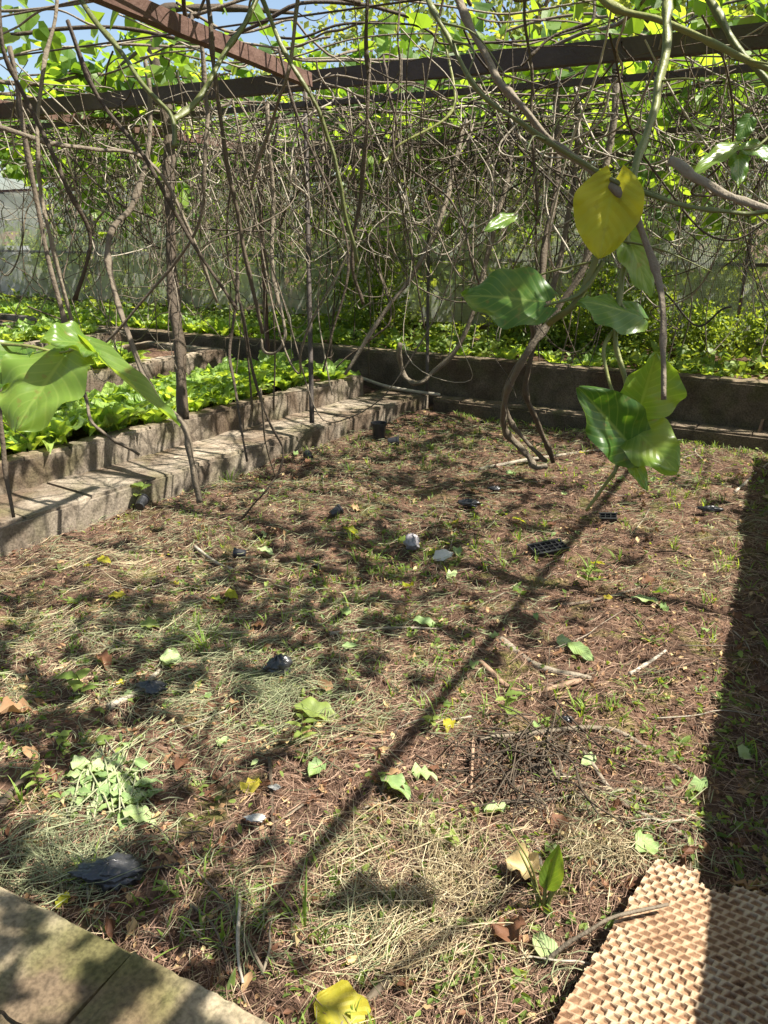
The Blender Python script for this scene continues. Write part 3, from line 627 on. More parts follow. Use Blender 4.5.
for pts, wpx, mk, rr, lab in HV:
    if mk == 'vine' and pts[0][2] > 1.9: rr *= .72
    p3 = root_up([P(*q) for q in pts], stub='stub' in lab); d = np.mean([q[2] for q in pts])
    path, rad = sub(p3, wpx / 2 / FPX * d, .012 * d, np.random.default_rng(len(lab) + int(abs(pts[0][0]))))
    rad = rad * (np.clip(np.linspace(.3, 2.4, len(rad)), 0, 1) if p3[0][2] > 2.27 else np.linspace(1.1, .72, len(rad))) * (.56 if pts[0][0] < 440 and wpx < 13 else .8 if wpx >= 13 else .9) * (1 + .35 * np.exp(-((np.arange(len(path)) % 11 - 5) / .9) ** 2)); mb = MB(); mb.tube(path, rad, 12, np.clip(rr + .5 * (vn(np.repeat(np.arange(len(path)) * .3, 12), np.tile(np.arange(12) * .5, len(path)), 8) - .5), 0, 1) if False else rr, True, .13); 
    rq = np.random.default_rng(int(abs(pts[0][0] * 7 + pts[0][1])))
    for _ in range(int(2 + 3 * rq.random())):
        q0 = path[int(len(path) * (.1 + .8 * rq.random()))]; dr = rq.normal(size=3) * np.array((1, 1, .8)); dr[2] -= .3; dr *= (.05 + .16 * rq.random()) / np.linalg.norm(dr)
        mb.tube(smooth_path([q0, q0 + dr * .5 + rq.normal(size=3) * .012, q0 + dr + (0, 0, -.04 * rq.random())], 5), np.linspace(.0022, .0008, 11), 5, rr)
    o = mb.build('vine_stem', M[mk], origin=path[0], smooth=True)
    tag(o, lab, 'vine', None)

# generic hanging vines and the tangle
def rnd_vine(rg, x, y, low):
    kind = rg.random(); z0 = 2.22 + .08 * rg.random()
    if kind < .55:       # swag between two roof points
        a = rg.random() * 6.28; ln = .5 + 1.7 * rg.random(); x2, y2 = x + math.cos(a) * ln, y + math.sin(a) * ln * .8
        s = rg.random() ** 1.3 * (z0 - low)
        pts = [(x, y, z0)] + [(x + (x2 - x) * t + (rg.random() - .5) * .25, y + (y2 - y) * t + (rg.random() - .5) * .25, z0 - s * 4 * t * (1 - t) * (.8 + .4 * rg.random())) for t in (.2, .4, .6, .8)] + [(x2, y2, z0)]
    elif kind < .9:       # dangling, wandering
        n = 5; zz = z0; pts = [(x, y, z0)]; end = low + rg.random() * (z0 - low) * .7; dx, dy = (rg.random(2) - .5) * .35
        for k in range(n):
            x += dx + (rg.random() - .5) * .3; y += dy + (rg.random() - .5) * .25; zz -= (z0 - end) / n * (.6 + .8 * rg.random()); pts.append((x, y, zz))
        if rg.random() < .45: pts.append((x + (rg.random() - .5) * .4, y + (rg.random() - .5) * .3, zz + .25 * rg.random()))
    else:                # coil
        pts = []; r0 = .08 + .16 * rg.random(); ph = rg.random() * 6; zc = z0 - .2 - .4 * rg.random()
        for k in range(9): pts.append((x + math.cos(ph + k * .8) * r0 + k * .03, y + math.sin(ph + k * .5) * r0 * .6, zc + math.sin(ph + k * .8) * r0))
        pts = [(x, y, z0)] + pts
    return np.array(pts)
rg = np.random.default_rng(5)
tang = [MB(), MB()]; nind = 0
for k in range(1150):
    y = 3.2 + 5.3 * rg.random() ** .95; x = -y * 1.02 - .6 + (y * 1.02 + .9) * rg.random() ** .95
    low = (1.32 if x > -3 else 1.15) - .75 * rg.random() ** 3
    pts = rnd_vine(rg, x, y, low)
    path, rad = sub(pts, .0015 + .0034 * rg.random() ** 2.2, .12, rg)
    r = np.clip(.05 + .95 * rg.random() ** 1.1, 0, 1)
    if k < 110:
        mb = MB(); mb.tube(path, rad * 1.2, 6, r); o = mb.build('hanging_vine', M['vine'], origin=path[0], smooth=True)
        tag(o, 'bare brown vine stem hanging in the tangle under the pergola', 'vine', 'bare vines hanging under the pergola')
    else: tang[k % 2].tube(path, rad, 5, r, False)
tag(tang[0].build('vine_tangle', M['vine'], smooth=True), 'mass of thin bare brown vine stems tangled under the pergola', 'vines', None, 'stuff')
# stems lying on the roof
for k in range(360):
    y = -.6 + 9.2 * rg.random(); x = -6.5 + 8.2 * rg.random(); a = rg.random() * 6.28; ln = .8 + 1.4 * rg.random()
    if y < 2.2 and rg.random() < .5: continue
    pts = [(x + math.cos(a) * ln * t + (rg.random() - .5) * .2, y + math.sin(a) * ln * t + (rg.random() - .5) * .2, 2.27 + .14 * rg.random()) for t in np.linspace(0, 1, 5)]
    path, rad = sub(pts, .004 + .006 * rg.random() ** 2, .1, rg); tang[1].tube(path, rad, 5, .2 + .6 * rg.random(), False)
tag(tang[1].build('vine_tangle', M['vine'], smooth=True), 'mass of bare woody stems lying across the pergola roof', 'vines', None, 'stuff')
# long thin vines that reach the ground behind
for k in range(26):
    x = -5.5 + 5.3 * rg.random(); y = 4.6 + 3.6 * rg.random()
    if x > -2.9: y = max(y, 6.75)
    gzv = float(gz(x, y)) if x > -2.9 or y > 6.8 else .34
    pts = [(x + (rg.random() - .5) * .3, y, 2.25), (x + (rg.random() - .5) * .3, y, 1.6), (x + (rg.random() - .5) * .2, y, 1.0), (x, y, gzv - .02)]
    path, rad = sub(pts, .003 + .004 * rg.random(), .08, rg); mb = MB(); mb.tube(path, rad, 5, .2 + .6 * rg.random())
    tag(mb.build('hanging_vine', M['vine'], origin=path[0], smooth=True), 'slender vine trailing from the pergola roof to the ground', 'vine', 'slender vines reaching the ground')

# ------------------------------------------------------------------ leafy canopy on the roof
def shade_wish(xg, yg):     # how leafy the roof is above the point that shades (xg, yg)
    band = np.exp(-((xg + 1.75 + .12 * (yg - 3)) / .75) ** 2)
    left = .16 * (xg < -2.9) + .4 * np.exp(-((xg + 2.2) / .6) ** 2) * (yg < 2.6) * (yg > 1.2)
    return np.clip(.10 + .75 * band * (yg > .2) + left, 0, 1) * (xg < -.55) + .08 * (xg >= -.55)
N0 = 30000
xx = -9 + 11.5 * rg.random(N0); yy = -1 + 10.5 * rg.random(N0); zz = 2.3 + .28 * rg.random(N0) ** 1.5
xg, yg = xx - SUN[0] * zz, yy - SUN[1] * zz
cl = fbm(xx * 1.6, yy * 1.6, 21, 3)
pr = np.where((yy < 4.4) & (xx > -3.2), shade_wish(xg, yg) * np.clip((cl - .40) * 6, 0, 1), np.clip((cl - .42) * 5, 0, 1) * .62 * np.where((yg > 6.1) & (yg < 6.9) & (xg > -2.6), .2, 1) * np.where((xx < -2.8) & (yy > 3.6), 1.5, 1))
keep = rg.random(N0) < pr
pos = np.stack([xx, yy, zz], -1)[keep]
cb = MB(); scatter_leaves(cb, pos, .088, .45, None, 4)
N2 = 15000; y2 = 6.4 + 3.6 * rg.random(N2); x2 = -y2 * 1.1 - .8 + (y2 * 1.1 + 1.6) * rg.random(N2); h2 = fbm(x2 * 1.3, y2 * 1.3, 41, 3); z2 = 2.2 + rg.random(N2) * np.clip(h2 * 2.6 - .55, .1, 1.3)
kp2 = (fbm(x2 * 2.1, z2 * 2.5 + y2, 43, 3) > .47) & (z2 > 2.12) & ~((x2 < -5.5) & (z2 > 3.05))
scatter_leaves(cb, np.stack([x2, y2, z2], -1)[kp2], .10, .3, None, 8)
N1 = 3000; y1 = 4.2 + 4.6 * rg.random(N1); x1 = -y1 * 1.05 - .5 + (y1 * 1.05 + .8) * rg.random(N1); z1 = 2.25 - .75 * rg.random(N1) ** 2
kp1 = fbm(x1 * 1.4, y1 * 1.4, 33, 2) > .55
scatter_leaves(cb, np.stack([x1, y1, z1], -1)[kp1], .085, .3, None, 6)
tag(cb.build('vine_foliage', M['canopy']), 'mass of bright lobed vine leaves covering the pergola roof', 'vine leaves', None, 'stuff')

# ------------------------------------------------------------------ near leaves
def cluster(name, label, cat, org, stems, leaves):
    o = empty(name, org); tag(o, label, cat)
    for pts, wpx, mk, rr in stems:
        p3 = np.array([P(*q) for q in pts]); d = np.mean([q[2] for q in pts]); path, rad = sub(p3, wpx / 2 / FPX * d, .006 * d, np.random.default_rng(int(abs(pts[0][0])) + 5))
        mb = MB(); mb.tube(path, rad * np.linspace(1, .45, len(rad)) * .85, 10, rr, True, .12); mb.build('stem', M[mk], o, org, True)
    for k, (b0, t0, wpx, up, fold, curl, mk, rr, lab) in enumerate(leaves):
        mb = MB(); d = (b0[2] + t0[2]) / 2
        leaf(mb, P(*b0), P(*t0), wpx / FPX * d, up, fold, curl, .13, rr, 26, 16, .72, 40 + k, 0, .16)
        c = mb.build('leaf', M[mk], o, org, True)
        if lab: c['label'] = lab
TOC = np.array((.35, -.75, .35))     # towards the camera
def upv(x, y, z): return (x, y, z)
org = P(632, 195, 1.2)
cluster('leafy_vine', 'hanging green vine shoot with broad glossy leaves and one yellow leaf in the right foreground', 'vine', org,
  [([(634, 170, 1.22), (628, 230, 1.2), (622, 285, 1.2), (616, 340, 1.2), (625, 385, 1.2), (630, 425, 1.2), (617, 462, 1.2), (606, 482, 1.21), (586, 510, 1.23)], 8, 'vinegreen', .75),
   ([(614, 330, 1.2), (604, 352, 1.2), (610, 385, 1.2), (624, 412, 1.2), (640, 405, 1.2)], 5, 'vinegreen', .8),
   ([(602, 262, 1.2), (580, 292, 1.21), (545, 306, 1.22)], 6, 'vinegreen', .6),
   ([(618, 300, 1.2), (630, 318, 1.2), (641, 316, 1.2)], 4, 'vinegreen', .7)],
  [((614, 180, 1.13), (600, 260, 1.15), 68, (.1, -.9, .35), .35, -.1, 'leafyellow', .5, 'large yellow leaf'),
   ((545, 302, 1.22), (461, 293, 1.25), 66, (.25, -.75, .6), .10, .05, 'leaf', .3, 'broad flat dark green leaf pointing left'),
   ((626, 232, 1.2), (652, 296, 1.18), 38, (.6, -.7, .2), .2, .05, 'leaf', .95, None),
   ((643, 318, 1.2), (590, 292, 1.15), 46, (-.1, -.75, .65), -.3, .22, 'leaf', .5, 'leaf curled over with its tip down'),
   ((640, 408, 1.2), (655, 352, 1.16), 66, (.5, -.85, .1), .6, -.05, 'leaf', .85, 'rounded cupped leaf'),
   ((634, 450, 1.2), (582, 388, 1.14), 62, (.25, -.8, .45), .38, .06, 'leaf', .22, 'large dark folded leaf'),
   ((632, 428, 1.2), (678, 468, 1.14), 54, (-.1, -.55, .8), .12, .12, 'leaf', .9, 'bright sunlit leaf'),
   ((628, 452, 1.2), (648, 490, 1.18), 17, (.3, -.8, .4), .3, .1, 'leaf', .7, None)])
org = P(-40, 330, 1.35)
cluster('leafy_vine', 'leafy vine shoot poking in at the left edge above the front planter', 'vine', org,
  [([(-120, 250, 1.5), (-40, 330, 1.36), (30, 345, 1.3), (62, 352, 1.3), (88, 346, 1.3)], 5, 'vinegreen', .8)],
  [((64, 356, 1.3), (12, 424, 1.2), 98, (.25, -.65, .7), .12, .10, 'leaf', .95, 'big bright leaf at the left edge'),
   ((92, 345, 1.3), (44, 336, 1.22), 48, (.35, -.6, .75), .25, .15, 'leaf', .8, None),
   ((20, 350, 1.32), (-40, 400, 1.25), 60, (.25, -.65, .7), .15, .12, 'leaf', .6, None),
   ((86, 346, 1.3), (176, 432, 1.26), 30, (.55, .15, .9), .75, -.06, 'leaf', .85, 'long leaf seen from its edge')])
org = P(760, 140, 1.6)
cluster('leafy_vine', 'small leafy shoot at the upper right edge below the beam', 'vine', org,
  [([(800, 90, 1.6), (765, 140, 1.6), (740, 150, 1.6), (722, 152, 1.6)], 3, 'vinegreen', .7)],
  [((738, 146, 1.6), (694, 168, 1.55), 22, (.2, -.5, .8), .3, .1, 'leaf', .95, None), ((745, 148, 1.6), (790, 160, 1.6), 28, (.2, -.6, .7), .2, .1, 'leaf', .5, None),
   ((738, 155, 1.6), (740, 182, 1.55), 20, (.3, -.8, .3), .2, .1, 'leaf', .4, None), ((750, 118, 1.6), (738, 140, 1.6), 18, (.3, -.8, .3), .2, .1, 'leaf', .3, None)])
org = P(515, 214, 2.0)
cluster('leafy_vine', 'single small green leaf on a thin shoot above the broad dark leaf', 'vine', org, [([(560, 120, 2.0), (530, 190, 2.0), (512, 217, 2.0)], 2, 'vinegreen', .6)],
  [((512, 217, 2.0), (486, 228, 1.95), 16, (.3, -.7, .5), .2, .1, 'leaf', .7, None)])

# ------------------------------------------------------------------ litter on the soil
def visible(n, seed, y0=.9):
    """random points on the bed, denser towards the viewer, inside the view with a margin"""
    rg = np.random.default_rng(seed); x = -3.9 + 4.6 * rg.random(n * 5); y = .88 + 5.35 * rg.random(n * 5)
    rel = np.stack([x - K0[0], y - K0[1]], -1); nn = rel @ KN
    fh = -x * math.sin(YAW) + y * math.cos(YAW); rt = x * math.cos(YAW) + y * math.sin(YAW)
    k = (nn < -.03) & (np.abs(rt / (fh * math.cos(PITCH) + CAMZ * math.sin(PITCH))) < .70) & (rg.random(n * 5) < np.clip(1.6 / fh, .22, 1))
    return np.stack([x, y], -1)[k][:n], rg

def strands(mb, xy, rg, ln, wd, lift, r, bend=.5, ang=None, flat=True):
    n = len(xy); ln = ln * (.35 + 1.1 * rg.random(n)); wd = wd * (.6 + .8 * rg.random(n))
    a = rg.random(n) * 6.283 if ang is None else ang
    K = 4; t = np.linspace(-.5, .5, K); bd = (rg.random(n) - .5) * bend * 2
    th = a[:, None] + bd[:, None] * t[None] * 2
    dx = np.cos(th); dy = np.sin(th); st = (ln / K)[:, None]
    px_ = xy[:, :1] + np.cumsum(dx * st, 1) - (dx * st).sum(1)[:, None] / 2; py_ = xy[:, 1:] + np.cumsum(dy * st, 1) - (dy * st).sum(1)[:, None] / 2
    tl = (rg.random(n) - .5) * .5
    pz = gz(px_, py_) + .002 + lift * rg.random(n)[:, None] + np.abs(tl[:, None]) * ln[:, None] * (t[None] * np.sign(tl)[:, None] + .5) * .55
    c = np.stack([px_, py_, pz], -1); sd = np.stack([-dy, dx, (rg.random(n) - .5)[:, None] * np.ones(K) * 1.5], -1); sd /= np.linalg.norm(sd, axis=-1)[..., None]
    taper = np.array((.55, 1, .9, .4))
    off = sd * (wd[:, None] * taper[None] / 2)[..., None]
    ridge = np.array((0, 0, 1)) * (wd * .45)[:, None, None]
    v = np.stack([c - off, c + ridge, c + off], 2)       # n,K,3,3
    b = np.arange(n)[:, None] * K * 3; k = np.arange(K - 1)[None] * 3; i = b + k
    q = np.concatenate([np.stack([i, i + 1, i + 4, i + 3], -1).reshape(-1, 4), np.stack([i + 1, i + 2, i + 5, i + 4], -1).reshape(-1, 4)])
    mb.add(v.reshape(-1, 3), q, None, np.repeat(r, K * 3))

def dens(xy, kind):
    x, y = xy[:, 0], xy[:, 1]
    def blob(px_, py_, r): c = G(px_, py_); return np.exp(-(((x - c[0]) ** 2 + (y - c[1]) ** 2) / r ** 2))
    bare = np.clip(blob(230, 820, .16) + blob(265, 770, .14) + blob(60, 600, .3) + blob(640, 640, .3) + blob(560, 700, .22) + blob(300, 880, .12), 0, 1)
    n = fbm(x * 2.3, y * 2.3, {'straw': 61, 'twig': 62, 'clip': 63}[kind], 3)
    if kind == 'straw':
        d = .08 + .5 * np.clip((n - .48) * 10, 0, 1) + .9 * (blob(420, 880, .22) + blob(380, 930, .2) + blob(590, 850, .14) + blob(90, 590, .6) + blob(60, 640, .4)) - 1.2 * bare - .35 * (x > -.9) * (y < 3.5)
    elif kind == 'twig':
        d = .22 + .5 * np.clip((n - .45) * 8, 0, 1) + .7 * (x > -1.15) + .6 * blob(540, 770, .25) - .5 * bare
    else:
        d = .05 + .75 * np.clip((n - .52) * 12, 0, 1) + .8 * (blob(250, 700, .22) + blob(60, 850, .2) + blob(220, 720, .3) + blob(160, 640, .3) + blob(400, 470, .6)) + .5 * (x < -1.2) - bare
    return np.clip(d, 0.02, 1)

def litter(name, n, seed, kind, m, ln, wd, lift, lo, hi, label, bend=.5):
    xy, rg = visible(n, seed); xy = xy[rg.random(len(xy)) < dens(xy, kind)]
    mb = MB(); strands(mb, xy, rg, ln, wd, lift, lo + (hi - lo) * rg.random(len(xy)), bend)
    tag(mb.build(name, m), label, 'litter', None, 'stuff')
litter('dry_straw', 25000, 1, 'straw', M['straw'], .085, .0021, .022, .1, 1, 'pale dry straw strewn over the soil bed')
litter('brown_twigs', 60000, 2, 'twig', M['twig'], .075, .0022, .02, 0, 1, 'fine reddish brown twigs and dead stalks strewn over the bed', .35)
litter('grass_clippings', 21000, 3, 'clip', M['clip'], .10, .0026, .03, 0, 1, 'wilted grey green grass clippings in loose drifts', .8)
# broken leaf crumbs
xy, rg = visible(9000, 9); mb = MB(); p = np.concatenate([xy, (gz(xy[:, 0], xy[:, 1]) + .004 + .015 * rg.random(len(xy)))[:, None]], 1)
scatter_leaves(mb, p, .02, .75, None, 12, DIAMOND); kk = rg.random(len(p)) < .07; scatter_leaves(mb, p[kk] + (0, 0, .01), .036, .5, None, 15, CRUMPLE); tag(mb.build('leaf_litter', M['drybrown']), 'brown leaf crumbs scattered over the soil', 'litter', None, 'stuff')
xy, rg = visible(4200, 19); xy = np.repeat(xy, 4, 0) + rg.normal(size=(len(xy) * 4, 2)) * .010; xy = xy[rg.random(len(xy)) < np.clip(fbm(xy[:, 0] * 2, xy[:, 1] * 2, 71, 3) * 4 - 1.5, .1, 1)]
mb = MB(); p = np.concatenate([xy, (gz(xy[:, 0], xy[:, 1]) + .008 + .02 * rg.random(len(xy)))[:, None]], 1)
scatter_leaves(mb, p, .022, .55, None, 13, SPRIG); tag(mb.build('weed_cover', M['weed']), 'tiny green weed seedlings spread over the soil', 'weeds', None, 'stuff')
n = 11000; x = -12.5 + 15 * rg.random(n); y = yback(x) + .25 + (yfence(x) - yback(x) - .3) * rg.random(n); k = fbm(x * 1.1, y * 1.5, 91, 3) > .36
mb = MB(); p = np.stack([x, y, gz(x, y) + .01 + .16 * rg.random(n) ** 2], -1)[k]; scatter_leaves(mb, p, .06, .6, None, 31)
tag(mb.build('weed_cover', M['weed']), 'low green weeds covering the strip behind the far wall', 'weeds', None, 'stuff')
n = 5200; x = -13 + 16 * rg.random(n); z = .45 + 1.75 * rg.random(n); k = fbm(x * 1.2, z * 1.6, 95, 3) > (.50 + .05 * (x < -5))
mb = MB(); scatter_leaves(mb, np.stack([x, yf(x) + .05 + .16 * rg.random(n), z], -1)[k], .06, .2, None, 33)
for j in range(90):
    x0 = -13 + 16 * rg.random(); z0 = .45 + .5 * rg.random(); pts = [(x0 + (rg.random() - .5) * .5, float(yf(x0)) + .06, z0 + t * 1.5) for t in (0, .35, .7, 1)]
    pa, ra = sub(pts, .004, .1, rg); mb.tube(pa, ra, 4, .3, False)
tag(mb.build('climbing_plant', M['tree']), 'leafy climber growing through the wire fence', 'climber', None, 'stuff')
# clods
xy, rg = visible(2600, 29); mb = MB()
for (x, y) in xy:
    s = .004 + .011 * rg.random() ** 2; c = np.array((x, y, float(gz(x, y)) + s * .3)); a = rg.random() * 6
    o8 = np.array([(1, 0, 0), (0, 1, 0), (-1, 0, 0), (0, -1, 0), (0, 0, 1), (0, 0, -1)]) * s * (.7 + .6 * rg.random((6, 1)))
    o8 = np.stack([o8[:, 0] * math.cos(a) - o8[:, 1] * math.sin(a), o8[:, 0] * math.sin(a) + o8[:, 1] * math.cos(a), o8[:, 2]], -1) + c
    mb.add(o8, None, [(0, 1, 4), (1, 2, 4), (2, 3, 4), (3, 0, 4), (1, 0, 5), (2, 1, 5), (3, 2, 5), (0, 3, 5)], .5)
tag(mb.build('soil_clods', M['soil']), 'small crumbs of soil', 'soil', None, 'stuff')
# upright grass
def blades(mb, c, n, h, spread, rg, r0=.3):
    for k in range(n):
        a = rg.random() * 6.28; q = spread * rg.random(); b = np.array((c[0] + math.cos(a) * q * .4, c[1] + math.sin(a) * q * .4, 0)); b[2] = float(gz(b[0], b[1])) - .003
        hh = h * (.5 + .7 * rg.random()); out = q * 1.3 + .25 * hh * rg.random(); wd = .0022 + .002 * rg.random()
        t = np.linspace(0, 1, 5); cen = b + np.stack([math.cos(a) * out * t ** 1.6, math.sin(a) * out * t ** 1.6, hh * (t - .25 * t ** 3)], -1)
        sd = np.array((-math.sin(a), math.cos(a), 0)); w_ = wd * (1 - t ** 2 * .95)
        v = np.stack([cen - sd * w_[:, None], cen + sd * w_[:, None]], 1).reshape(-1, 3); i = np.arange(4)[:, None] * 2
        mb.add(v, np.concatenate([i, i + 1, i + 3, i + 2], 1), None, np.clip(r0 + .6 * rg.random(), 0, 1))
rg = np.random.default_rng(44); mb = MB(); xy, _ = visible(1300, 45)
k = fbm(xy[:, 0] * 1.8, xy[:, 1] * 1.8, 81, 3) > .5 + .1 * (xy[:, 1] < 1.7)
for c in xy[k]: blades(mb, c, int(3 + 5 * rg.random()), .05 + .04 * rg.random(), .04, rg)
for t in np.linspace(0, 1, 130):
    x = -2.4 + 3.0 * t + (rg.random() - .5) * .05; blades(mb, (x, yback(x) - .25 - .1 * rg.random()), 5, .05, .05, rg)
tag(mb.build('short_grass', M['grass']), 'short green grass sprouting in the litter', 'grass', None, 'stuff')
tufts = [(205, 648, 26, .12), (22, 802, 12, .1), (300, 560, 10, .08), (350, 470, 12, .1), (500, 700, 8, .09), (590, 570, 14, .1), (620, 560, 10, .09), (475, 545, 12, .12), (150, 905, 14, .08), (205, 895, 16, .09), (640, 690, 10, .08), (305, 930, 16, .2), (500, 560, 10, .1), (230, 480, 14, .12), (268, 455, 12, .12), (90, 880, 18, .12), (130, 975, 4, .06), (540, 545, 6, .07), (560, 780, 8, .07), (440, 720, 8, .1)]
for x, y, n, h in tufts:
    if y > 860: n = max(3, n // 2); h *= .75
    c = G(x, y); mb = MB(); blades(mb, c, n, h, .06 + h * .3, rg); tag(mb.build('grass_tuft', M['grass'], origin=(c[0], c[1], 0)), 'tuft of green grass rising from the dry litter', 'grass tuft', 'grass tufts on the soil bed')

# fallen leaves
def fallen(x, y, lpx, wpx, ang, mk, r, label, group=None, lift=.035):
    c = G(x, y); z = float(gz(c[0], c[1])) + lift; d = np.linalg.norm(np.array((c[0], c[1], z - CAMZ))); L_ = lpx / FPX * d; W_ = wpx / FPX * d
    a = np.array((math.cos(ang), math.sin(ang), (rng.random() - .5) * .3)); p0 = np.array((c[0], c[1], z)) - a * L_ / 2
    mb = MB(); leaf(mb, p0, p0 + a * L_, W_, ((rng.random() - .5) * .7, (rng.random() - .5) * .7, 1), (.8 + .5 * rng.random() if mk == 'drybrown' else .1 + .5 * rng.random()), (.5 if mk == 'drybrown' else .1) + .25 * rng.random(), (.42 if mk == 'drybrown' else .17), r, 13, 8, .8, int(x + y))
    tag(mb.build('fallen_leaf', M[mk], origin=(c[0], c[1], z), smooth=True), label, 'leaf', group)
for a in [(348, 1012, 60, 44, .1, 'leafyellow', .7, 'large crumpled yellow leaf at the bottom edge beside the near kerb'),
  (650, 605, 36, 14, -.1, 'leafpale', .8, 'long pale green leaf lying alone on the sunny soil'), (428, 627, 30, 12, .2, 'leafpale', .3, 'yellow green leaf in the shade right of the crumpled bag'),
  (352, 536, 20, 11, 0, 'leafyellow', .2, 'small lime leaf among the black pots'), (266, 554, 20, 12, 0, 'leafpale', .9, 'pale green leaf beside a dark pot'),
  (172, 661, 22, 18, .4, 'leafpale', .8, 'pale rounded leaf above the left crumpled bag'), (120, 600, 20, 14, .7, 'leafyellow', .7, 'dry yellow leaf on the sunny straw at left'),
  (232, 603, 14, 12, 0, 'leafyellow', .3, 'small yellow leaf below the dark pot'), (318, 716, 48, 26, .2, 'weed', .9, 'broad green leaf on the clippings right of the twin bags'),
  (645, 856, 28, 22, 1.1, 'leafpale', .5, 'green leaf touching the top corner of the honeycomb pad'), (526, 878, 40, 26, .2, 'drybrown', .98, 'large cream dead leaf behind the young sprout'),
  (508, 936, 34, 30, 2.2, 'drybrown', .25, 'crumpled red brown dead leaf left of the young sprout'), (22, 722, 36, 15, 1.2, 'drybrown', .6, 'curled tan dead leaf at the left edge'),
  (106, 671, 24, 12, -.2, 'drybrown', .3, 'reddish dead leaf on the grey clippings'), (396, 792, 40, 22, -.3, 'leafpale', .3, 'mottled green leaf at the edge of the hay'),
  (142, 826, 34, 24, .2, 'leafpale', .7, 'scalloped pale leaf at the lower end of the cut weeds'), (84, 777, 18, 20, 1.3, 'leafpale', .9, 'pale heart shaped leaf at the left of the cut weeds'),
  (580, 655, 34, 14, -.6, 'leafpale', .4, 'light green leaf strip on brown twigs'), (519, 524, 14, 8, 0, 'leafyellow', .3, 'tiny bright yellow green leaf left of the seedling tray'),
  (150, 630, 18, 14, .5, 'weed', .95, 'bright green leaf in the straw left of the grass tuft'), (215, 606, 16, 12, .2, 'weed', .8, 'small green leaf near the yellow one on the straw'),
  (105, 470 + 96, 16, 9, 0, 'leafyellow', .6, 'yellow leaf by the foot of the kerb'), (215, 435, 14, 9, .3, 'weed', .9, 'green leaf lying on top of the kerb')]:
    fallen(*a) if a[1] > 440 else fallen(*a, None, .16)
rg = np.random.default_rng(77); xy, _ = visible(150, 78)
for (x, y) in xy:
    k = rg.random(); mk, lab, gp = ('leafpale', 'small faded green leaf lying in the litter', 'faded green leaves in the litter') if k < .42 else ('weed', 'small green leaf lying in the litter', 'green leaves in the litter') if k < .6 else ('drybrown', 'small dead brown leaf lying in the litter', 'brown leaves in the litter') if k < .9 else ('leafyellow', 'small yellow leaf lying in the litter', 'yellow leaves in the litter')
    z = float(gz(x, y)) + .028; L_ = .03 + .05 * rg.random(); a = rg.random() * 6.28; p0 = np.array((x, y, z)); d = np.array((math.cos(a), math.sin(a), (rg.random() - .4) * .5))
    mb = MB(); leaf(mb, p0 - d * L_ / 2, p0 + d * L_ / 2, L_ * (.4 + .4 * rg.random()), (rg.random() - .5, rg.random() - .5, 1), .4 * rg.random(), .35 * rg.random(), .35, rg.random(), 7, 4, .75, int(x * 91 + y * 37))
    tag(mb.build('fallen_leaf', M[mk], origin=(x, y, z), smooth=True), lab, 'leaf', gp)

# weed plants
def weed_plant(x, y, hpx, label, group=None, seed=0, nl=6, lw=.6):
    c = G(x, y); c[2] = float(gz(c[0], c[1])); rg = np.random.default_rng(seed); d = np.linalg.norm(c - (0, 0, CAMZ)); h = hpx / FPX * d
    o = empty('weed_plant', c); tag(o, label, 'weed', group)
    st = smooth_path([c - (0, 0, .01), c + ((rg.random() - .5) * h * .3, (rg.random() - .5) * h * .3, h * .5), c + ((rg.random() - .5) * h * .5, (rg.random() - .5) * h * .5, h)], 5)
    mb = MB(); mb.tube(st, np.linspace(.003, .0015, len(st)), 5, .6); 
    lf = MB()
    for k in range(nl):
        b0 = st[int((len(st) - 1) * (.3 + .7 * k / nl))]; a = k * 2.4 + rg.random(); L_ = h * (.28 + .2 * rg.random()); dv = np.array((math.cos(a), math.sin(a), .3 + .3 * rg.random()))
        leaf(lf, b0, b0 + dv * L_, L_ * lw, (0, 0, 1), .25, .3, .1, .4 + .6 * rg.random(), 7, 4, .75, seed + k)
    mb.build('stem', M['vinegreen'], o, c, True); lf.build('foliage', M['weed'], o, c, True)
weed_plant(505, 722, 34, 'leafy weed standing above the twig pile', None, 1); weed_plant(590, 585, 26, 'bushy weed right of the seedling tray', None, 2, 8)
weed_plant(145, 508, 26, 'weed growing beside the kerb over a black pot', None, 3, 5, .9); weed_plant(80, 700, 34, 'young yellow green climber seedling at the left', None, 4, 5, .8)
weed_plant(62, 752, 22, 'low lime weed left of the cut weeds', None, 5, 6, .8); weed_plant(40, 790, 26, 'feathery green weed at the left edge below the dead leaf', None, 6, 9, .4)
weed_plant(450, 850, 22, 'small rosette weed on the right of the hay', None, 7, 6); weed_plant(545, 700 + 30, 16, 'low weed on the near side of the twig pile', None, 8, 6)
weed_plant(300, 745, 30, 'green weed rising out of the grey clippings', None, 9, 7, .5); weed_plant(430, 760 - 30, 20, 'weed sprout on the long diagonal shadow', None, 10, 6)
xy, _ = visible(60, 91)
for k, (x, y) in enumerate(xy):
    c = np.array((x, y, 0)); fh = -x * math.sin(YAW) + y * math.cos(YAW)
    r_ = np.random.default_rng(k); h = .022 + .025 * r_.random(); c[2] = float(gz(x, y)); o = MB()
    for j in range(5):
        a = j * 2.4 + r_.random(); dv = np.array((math.cos(a), math.sin(a), .5 + .6 * r_.random())) * h; leaf(o, c - (0, 0, .004), c + dv, h * .45, (0, 0, 1), .3, .3, .1, .4 + .6 * r_.random(), 6, 4, .8, j + k)
    tag(o.build('weed_plant', M['weed'], origin=c, smooth=True), 'small green weed sprouting through the litter', 'weed', 'small weeds on the soil bed')

